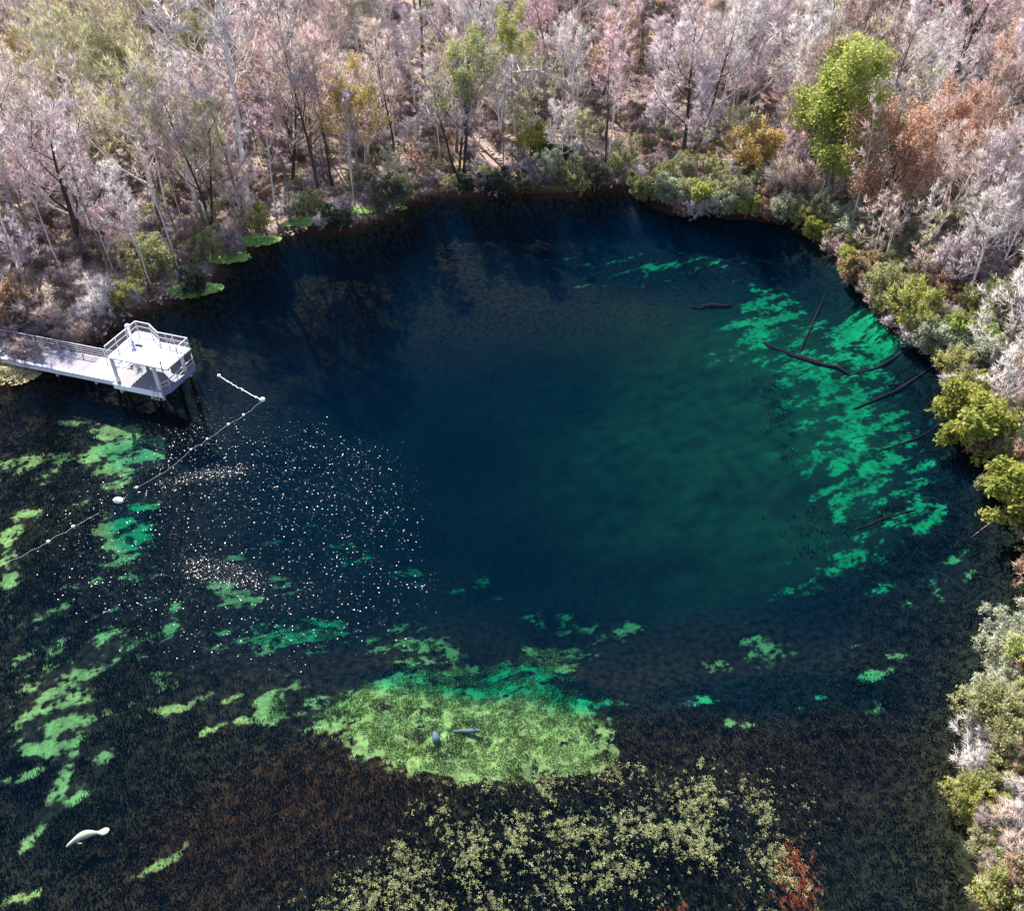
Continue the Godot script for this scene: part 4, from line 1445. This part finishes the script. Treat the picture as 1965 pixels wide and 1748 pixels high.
func shrubs() -> void:
	rng.seed = 900
	var list := [
		["bush_wide", Vector3(16.56, 0, -105.96), 1.2, "leaf_olive", "grey-green shrub at the waterline, leftmost of the far right bank row"],
		["bush", Vector3(19.44, 0, -103.39), 1.25, "leaf_pale", "pale green shrub at the far right waterline, second in its row"],
		["bush", Vector3(22.2, 0, -102.83), 1.2, "leaf_bright", "light green shrub at the far right waterline, third in its row"],
		["bush_wide", Vector3(25.21, 0, -102), 1.15, "leaf_pale", "grey-green rounded shrub at the far right waterline, fourth in its row"],
		["bush", Vector3(27.99, 0, -101.18), 0.8, "leaf_bright", "small vivid green shrub ending the far right waterline row"],
		["bush_airy", Vector3(30.31, 0, -110.44), 1.8, "leaf_gold", "golden tan bush above the vivid green shrub"],
		["bush_bare", Vector3(32.81, 0, -103.81), 1.7, "", "brown leafless thicket left of the pale trunk on the far right bank"],
		["bush_bare", Vector3(36.1, 0, -101.73), 1.8, "", "tan leafless thicket below the bright green tree"],
		["bush", Vector3(40.21, 0, -96.45), 1.5, "leaf_pale", "whitish green shrub under the orange trees"],
		["bush_airy", Vector3(37.83, 0, -93.95), 1.3, "leaf_pale", "frosty white-green twiggy shrub at the right bank's bend"],
		["bush", Vector3(34.89, 0, -94.94), 0.9, "leaf_lime", "small yellow-green shrub at the right bank's bend"],
		["bush", Vector3(37.17, 0, -85.86), 1.2, "leaf_lime", "yellow-green shrub hanging over the water below the frosty shrub"],
		["bush_airy", Vector3(38.34, 0, -80.65), 1.3, "leaf_olive", "olive twiggy shrub on the right bank above the emerald shallows"],
		["bush_airy", Vector3(39.16, 0, -75.84), 1.4, "leaf_lime", "yellowish twiggy shrub overhanging the emerald shallows"],
		["bush", Vector3(40.42, 0, -71.39), 1.3, "leaf_pale", "pale grey-green shrub above the round yellow-green tree"],
		["bush", Vector3(42.89, 0, -71.39), 1.3, "leaf_green", "deeper green shrub right of the pale grey-green one"],
		["bush_bare", Vector3(44.22, 0, -83.73), 1.7, "", "silver tangle of bare twigs on the right bank"],
		["bush_airy", Vector3(46.1, 0, -75.84), 1.3, "leaf_green", "green-flecked tangle at the right edge above the yellow-green tree"],
		["bush", Vector3(38.68, 0, -53.94), 0.9, "leaf_olive", "small grey-green bush beside the right edge yellow-green tree"],
		["bush_airy", Vector3(33.38, 0, -35.86), 1.0, "leaf_bright", "vivid green bush at the right edge, lower right bank"],
		["bush_airy", Vector3(30.3, 0, -33.68), 0.8, "leaf_pale", "grey-green branching shrub reaching over the lower right water"],
		["bush_airy", Vector3(29.4, 0, -30.17), 0.9, "leaf_olive", "olive shrub on the lower right bank below the branching one"],
		["bush", Vector3(27.97, 0, -28.11), 0.75, "leaf_olive", "rounded olive shrub at the lower right waterline"],
		["bush_bare", Vector3(28.34, 0, -24.93), 0.75, "", "white twiggy dead bush at the lower right edge"],
		["bush_airy", Vector3(26.69, 0, -25.24), 0.7, "leaf_lime", "yellow-green shrub left of the white dead bush"],
		["bush_airy", Vector3(26.09, 0, -22.58), 0.75, "leaf_olive", "olive and brown shrub at the bottom right corner"],
		["bush_airy", Vector3(27.05, 0, -21.47), 0.8, "leaf_brown", "brown shrub in the bottom right corner"],
		["bush_airy", Vector3(31.13, 0, -30.88), 0.8, "leaf_lime", "yellow-green shrub at the right edge behind the olive ones"],
		["bush_airy", Vector3(-33.27, 0, -89.21), 1.0, "leaf_olive", "grey-green bush on the left bank point above the green mat"],
		["bush", Vector3(-33.27, 0, -83.73), 1.1, "leaf_dark", "dark green bush at the left bank waterline near the platform"],
		["bush_airy", Vector3(-37.84, 0, -85.32), 1.3, "leaf_olive", "loose olive bush behind the platform"],
		["bush", Vector3(-20.21, 0, -97.73), 1.0, "leaf_dark", "dark grey-green bush dipping into the water between the green mats"],
		["bush_airy", Vector3(-14.87, 0, -102), 1.15, "leaf_dark", "dark bush at the end of the long green mat"],
		["bush_airy", Vector3(-13.47, 0, -103.81), 0.9, "leaf_olive", "olive bush at the corner of the far bank"],
		["bush", Vector3(-5.02, 0, -107.13), 0.9, "leaf_dark", "dark blue-green bush at the far bank under the forked tree"],
		["bush_wide", Vector3(-1.79, 0, -107.42), 1.1, "leaf_dark", "widest dark blue-green bush at the middle of the far bank"],
		["bush", Vector3(1.46, 0, -107.42), 0.9, "leaf_dark", "dark blue-green bush right of the widest one"],
		["bush", Vector3(5.55, 0, -112.78), 1.2, "leaf_dark", "tall dark green bush set back on the far bank"],
		["bush_airy", Vector3(6.72, 0, -108.92), 0.9, "leaf_olive", "grey-green bush in front of the tall dark one"],
		["bush_airy", Vector3(10.28, 0, -108.17), 1.0, "leaf_dark", "dark bush beside the far inlet"],
		["bush_airy", Vector3(2.57, 0, -116.02), 1.3, "leaf_lime", "yellow-green bush behind the dark far bank bushes"],
		["bush_airy", Vector3(13.82, 0, -111.21), 1.0, "leaf_olive", "olive bush right of the far inlet"],
		["bush_bare", Vector3(-45.84, 0, -75.84), 1.5, "", "brown leafless thicket behind the boardwalk rail"],
		["bush_bare", Vector3(-41.15, 0, -78.68), 1.3, "", "grey thicket right behind the platform"],
		["bush_airy", Vector3(-48.41, 0, -75.84), 1.4, "leaf_brown", "tawny bush at the left edge behind the boardwalk"],
		["bush_bare", Vector3(2.11, 0, -134.46), 2.3, "", "white dead branches lying sideways in the woods behind the far bank"],
	]
	for q in list:
		var tw := "twig_silver"
		if "brown" in q[4] or "tan" in q[4]: tw = "twig_tan"
		elif q[3] == "leaf_dark": tw = "twig_brown"
		elif q[3] == "leaf_lime" or q[3] == "leaf_olive": tw = "twig_olive"
		plant(q[0], "shrub", q[4], "shrub", q[1], q[2], rnd(0, TAU), "bark_grey", tw, q[3])
	var fill := [["bush_airy", "leaf_olive", "olive"], ["bush_airy", "leaf_lime", "yellow-green"], ["bush_airy", "leaf_pale", "pale grey-green"], ["bush_bare", "", "bare twiggy"], ["bush_bare", "", "bare twiggy"], ["bush_airy", "leaf_brown", "brown"], ["bush_airy", "leaf_olive", "olive"]]
	var put := 0
	var tries := 0
	while put < 205 and tries < 40000:
		tries += 1
		var z := rnd(-112, -16)
		var x := rnd(-1, 1) * (14.0 - z * 0.6)
		var d := shore_distance(x, z)
		if d < (-0.3 if x > 20.0 else 0.4) or d > (9.0 if x > 20.0 else 4.0): continue
		if x > 20.0 and d > 1.5 and rnd() < 0.6: continue
		if x < -30 and z > -78: continue
		if x < 20 and rnd() < 0.96: continue
		if x < 0 and z > -62: continue
		var ok := true
		for q in taken:
			if absf(q.x - x) < 1.3 and absf(q.y - z) < 1.3:
				ok = false
				break
		if not ok: continue
		var f: Array = fill[rng.randi() % (7 if x > 20.0 else 5)]
		var where := "right" if x > 20.0 else ("left" if x < -25.0 else "far")
		var f_size := rnd(0.55, 1.05)
		plant(f[0], "shrub", "%s %s shrub %s" % ["small" if f_size < 0.68 else ("low" if f_size < 0.8 else ("middling" if f_size < 0.92 else "large")), f[2], whereabouts(x, z)], "shrub", Vector3(x, 0, z), f_size, rnd(0, TAU), "bark_grey", ["twig_silver", "twig_tan", "twig_lilac", "twig_olive"][rng.randi() % 4], f[1], "%s shrubs of the %s bank" % [f[2], where])
		put += 1
	# fallen pale limb at the right bank
	var a := Vector3(35.75, 0.4, -89.64)
	var b := MB.new()
	b.tube(PackedVector3Array([Vector3.ZERO, Vector3(1.0, 0.25, -0.3), Vector3(2.0, 0.3, -0.9), Vector3(2.7, 0.6, -1.2)]), PackedFloat32Array([0.05, 0.1, 0.12, 0.13]), 6, Color.WHITE, true)
	b.spike(Vector3(1.0, 0.25, -0.3), Vector3(1.3, 0.5, 0.3), 0.06, Color.WHITE)
	var o := obj("fallen_limb", b.mesh(), M.bark_pale)
	o.position = a
	tag(o, "bleached white fallen limb at the right bank waterline", "fallen limb")
	# white dead trunk lying behind the far bank
	a = Vector3(-2.81, 0, -130.44)
	b = MB.new()
	b.tube(PackedVector3Array([Vector3(0, 1.5, 0), Vector3(2.5, 5.0, 0), Vector3(6, 5.6, 0.5), Vector3(9.5, 4.6, 1), Vector3(12.5, 3.8, 1)]), PackedFloat32Array([0.26, 0.22, 0.2, 0.17, 0.06]), 7, Color.WHITE, true)
	for k in 10: b.spike(Vector3(3 + k, 5.2 - 0.1 * k, 0.4), Vector3(3 + k + rnd(-1, 2), 7.0 + rnd(-1, 1.5), rnd(-1, 1)), 0.07, Color.WHITE)
	o = obj("dead_trunk", b.mesh(), M.bark_pale)
	o.position = Vector3(a.x, land_y(a.x, a.z), a.z)
	tag(o, "bleached dead trunk arching sideways in the woods behind the far bank", "dead trunk")


func tuft(sd: int, blades: int, hgt: float, wide: float, lean: float) -> ArrayMesh:
	rng.seed = sd
	var b := MB.new()
	for k in blades:
		var p := Vector3(rnd(-1, 1), 0, rnd(-1, 1)) * wide
		var d := (Vector3.UP + Vector3(rnd(-1, 1), 0, rnd(-1, 1)) * lean).normalized()
		var w := d.cross(rdir()).normalized() * hgt * 0.12
		var q := p + d * hgt * rnd(0.6, 1.2)
		var sh := rnd(0.7, 1.3)
		b.quad(p - w, p + d * hgt * 0.4 - w * 1.3, q, p + w, Color(sh, sh, sh))
	return b.mesh()


func flat_leaves(sd: int, count: int, wide: float, s: float, tilt: float) -> ArrayMesh:
	rng.seed = sd
	var b := MB.new()
	for k in count:
		var p := Vector3(rnd(-1, 1) * wide, rnd(0, 0.03), rnd(-1, 1) * wide)
		var a := Vector3(rnd(-1, 1), rnd(-tilt, tilt), rnd(-1, 1)).normalized()
		var w := Vector3.UP.cross(a).normalized() + Vector3.UP * rnd(-tilt, tilt)
		var z := s * rnd(0.5, 1.2)
		var sh := rnd(0.7, 1.25)
		b.quad(p - a * z, p + w * z * 0.6, p + a * z, p - w * z * 0.6, Color(sh, sh, sh))
	return b.mesh()


func ground_cover() -> void:
	var clump := FastNoiseLite.new()
	clump.seed = 31
	clump.frequency = 0.35
	clump.fractal_octaves = 2
	# ---- pale flecks of leaf just under the surface over the near dark bed
	var m := flat_leaves(41, 5, 0.15, 0.032, 0.45)
	var w: Array[Transform3D] = []
	var tints := PackedColorArray()
	rng.seed = 42
	while w.size() < 7500:
		var x := rnd(-24, 22)
		var z := rnd(-32, -15)
		var f := low(f_fleck, LW, LH, x, z)
		var c := clump.get_noise_2d(x * 5.0, z * 5.0) * 0.75 + clump.get_noise_2d(x * 0.9 + 50.0, z * 0.9) * 0.5
		if f < 0.05 or c + rnd(-0.14, 0.14) < 0.84 - f * 0.85 and rnd() > 0.03 * f: continue
		w.append(Transform3D(Basis(Vector3.UP, rnd(0, TAU)).scaled(Vector3.ONE * rnd(0.5, 1.3)), Vector3(x, -0.05 - 0.4 * rnd() * rnd(), z)))
		var warm := rnd()
		tints.append(Color(0.33, 0.41, 0.15).lerp(Color(0.38, 0.36, 0.19), warm) * (rnd(0.2, 0.6) if rnd() < 0.65 else rnd(0.6, 1.1)))
	scatter("leaf_flecks", "pale yellow-green flecks of weed over the dark near shallows", "water weed", m, M.weed_plain, w, tints)
	# ---- fuzz of algae on the bright mat
	m = tuft(43, 7, 0.16, 0.12, 0.9)
	w = []
	tints = PackedColorArray()
	rng.seed = 44
	var tries := 0
	while w.size() < 7000 and tries < 200000:
		tries += 1
		var x := rnd(-16, 8)
		var z := rnd(-42, -26)
		var s := low(f_sand, LW, LH, x, z)
		if s + clump.get_noise_2d(x * 2.0, z * 2.0) * 0.7 + rnd(-0.1, 0.1) < 0.78: continue
		w.append(Transform3D(Basis(Vector3.UP, rnd(0, TAU)).scaled(Vector3.ONE * rnd(0.6, 1.3)), Vector3(x, bed_y(x, z), z)))
		var e := low(f_emerald, LW, LH, x, z)
		tints.append(Color(0.25, 0.34, 0.06).lerp(Color(0.52, 0.70, 0.30), clampf(rnd() * 0.8 + clump.get_noise_2d(x, z) * 0.9 + (z + 34.0) * 0.05, 0, 1)).lerp(Color(0.04, 0.40, 0.14), e * 0.8) * (0.5 if rnd() < 0.18 else 0.9) * (1.0 - 0.55 * smoothstep(0.05, 0.35, clump.get_noise_2d(x * 0.45 + 9.0, z * 0.7))))
	scatter("algae_mat", "bright green fuzz of algae on the near sandy mound", "algae", m, M.weed_plain, w, tints)
	# ---- dark eelgrass on the near floor
	m = tuft(45, 7, 0.24, 0.22, 1.0)
	w = []
	tints = PackedColorArray()
	rng.seed = 46
	tries = 0
	while w.size() < 32000 and tries < 300000:
		tries += 1
		var z := rnd(-72, -15)
		var x := rnd(-1, 1) * (19.0 - z * 0.6)
		var d := shore_distance(x, z)
		if d > -0.6: continue
		var by := bed_y(x, z)
		if by < -1.6 - 1.6 * rnd() or low(f_sand, LW, LH, x, z) > 0.4: continue
		w.append(Transform3D(Basis(Vector3.UP, rnd(0, TAU)).scaled(Vector3.ONE * rnd(0.6, 1.5)), Vector3(x, by - 0.03, z)))
		var br := low(f_brown, LW, LH, x, z)
		var da := low(f_dark, LW, LH, x, z)
		tints.append(Color(0.030, 0.045, 0.018).lerp(Color(0.066, 0.063, 0.037), br) * (1.0 - 0.6 * da) * rnd(0.4, 1.4) * (0.55 if x > 8.0 else 0.85))
	scatter("eelgrass", "dark brown-green eelgrass covering the shallow floor", "eelgrass", m, M.weed_plain, w, tints)
	# ---- green floating mats at the left and far banks
	m = flat_leaves(47, 14, 0.4, 0.16, 0.3)
	for q in [[Vector3(-23.55, 0, -98.78), 3.0, 0.6, "light green floating mat beside the dark bush on the far left bank"], [Vector3(-17.53, 0, -101.73), 4.6, 0.8, "longest light green floating mat on the far left bank"], [Vector3(-32.41, 0, -90.36), 3.4, 1.2, "pale green floating mat at the left bank point"], [Vector3(-29.24, 0, -94.44), 2.4, 0.8, "small green mat between the left bank point and the far mats"], [Vector3(-33.43, 0, -83.73), 2.6, 1.0, "green edge of weed under the dark left bank bush"], [Vector3(-46.24, 0, -68.71), 2.2, 1.4, "pale straw-coloured weed at the bank in front of the boardwalk"]]:
		w = []
		tints = PackedColorArray()
		var c: Vector3 = q[0]
		for k in 260:
			var r := sqrt(rnd())
			var a := rnd(0, TAU)
			var x: float = c.x + cos(a) * r * float(q[1])
			var z: float = c.z + sin(a) * r * float(q[2]) - cos(a) * r * float(q[1]) * 0.3
			if clump.get_noise_2d(x, z) < -0.25: continue
			w.append(Transform3D(Basis(Vector3.UP, rnd(0, TAU)).scaled(Vector3.ONE * rnd(0.7, 1.3)), Vector3(x, maxf(land_y(x, z), 0.0) + 0.05, z)))
			tints.append((Color(0.30, 0.50, 0.13) if not "straw" in q[3] else Color(0.5, 0.42, 0.2)) * rnd(0.7, 1.2))
		scatter("floating_weed", q[3], "water weed", m, M.weed_plain, w, tints)
	# ---- brush and leaf litter of the woods
	rng.seed = 60
	var w2: Array[Transform3D] = []
	var t2 := PackedColorArray()
	w = []
	tints = PackedColorArray()
	for k in 14000:
		var z := rnd(-190, -20)
		var x := rnd(-1, 1) * (16.0 - z * 0.62)
		var d := shore_distance(x, z)
		if d < 0.5: continue
		var at := Vector3(x, land_y(x, z), z)
		if k % 3 == 0 and (z < -60 or x > 0):
			w2.append(Transform3D(Basis(Vector3.UP, rnd(0, TAU)).scaled(Vector3.ONE * rnd(0.35, 0.95)), at))
			t2.append(Color(0.20, 0.14, 0.12).lerp(Color(0.36, 0.31, 0.32), rnd()).lerp(Color(0.22, 0.24, 0.1), maxf(0, rnd(-2, 1))))  # tints darkened to deepen the shade between the trees
		else:
			w.append(Transform3D(Basis(Vector3.UP, rnd(0, TAU)).scaled(Vector3.ONE * rnd(0.8, 2.0)), at + Vector3.UP * 0.05))
			tints.append(Color(0.46, 0.36, 0.29).lerp(Color(0.25, 0.16, 0.12), rnd()) * rnd(0.7, 1.2))
	scatter("fallen_leaves", "tan fallen leaves over the woodland floor", "leaf litter", flat_leaves(48, 16, 0.6, 0.16, 0.5), M.weed_plain, w, tints)
	scatter("undergrowth", "low brown twiggy undergrowth between the trees", "undergrowth", protos["bush_bare"][1], M.weed_plain, w2, t2)
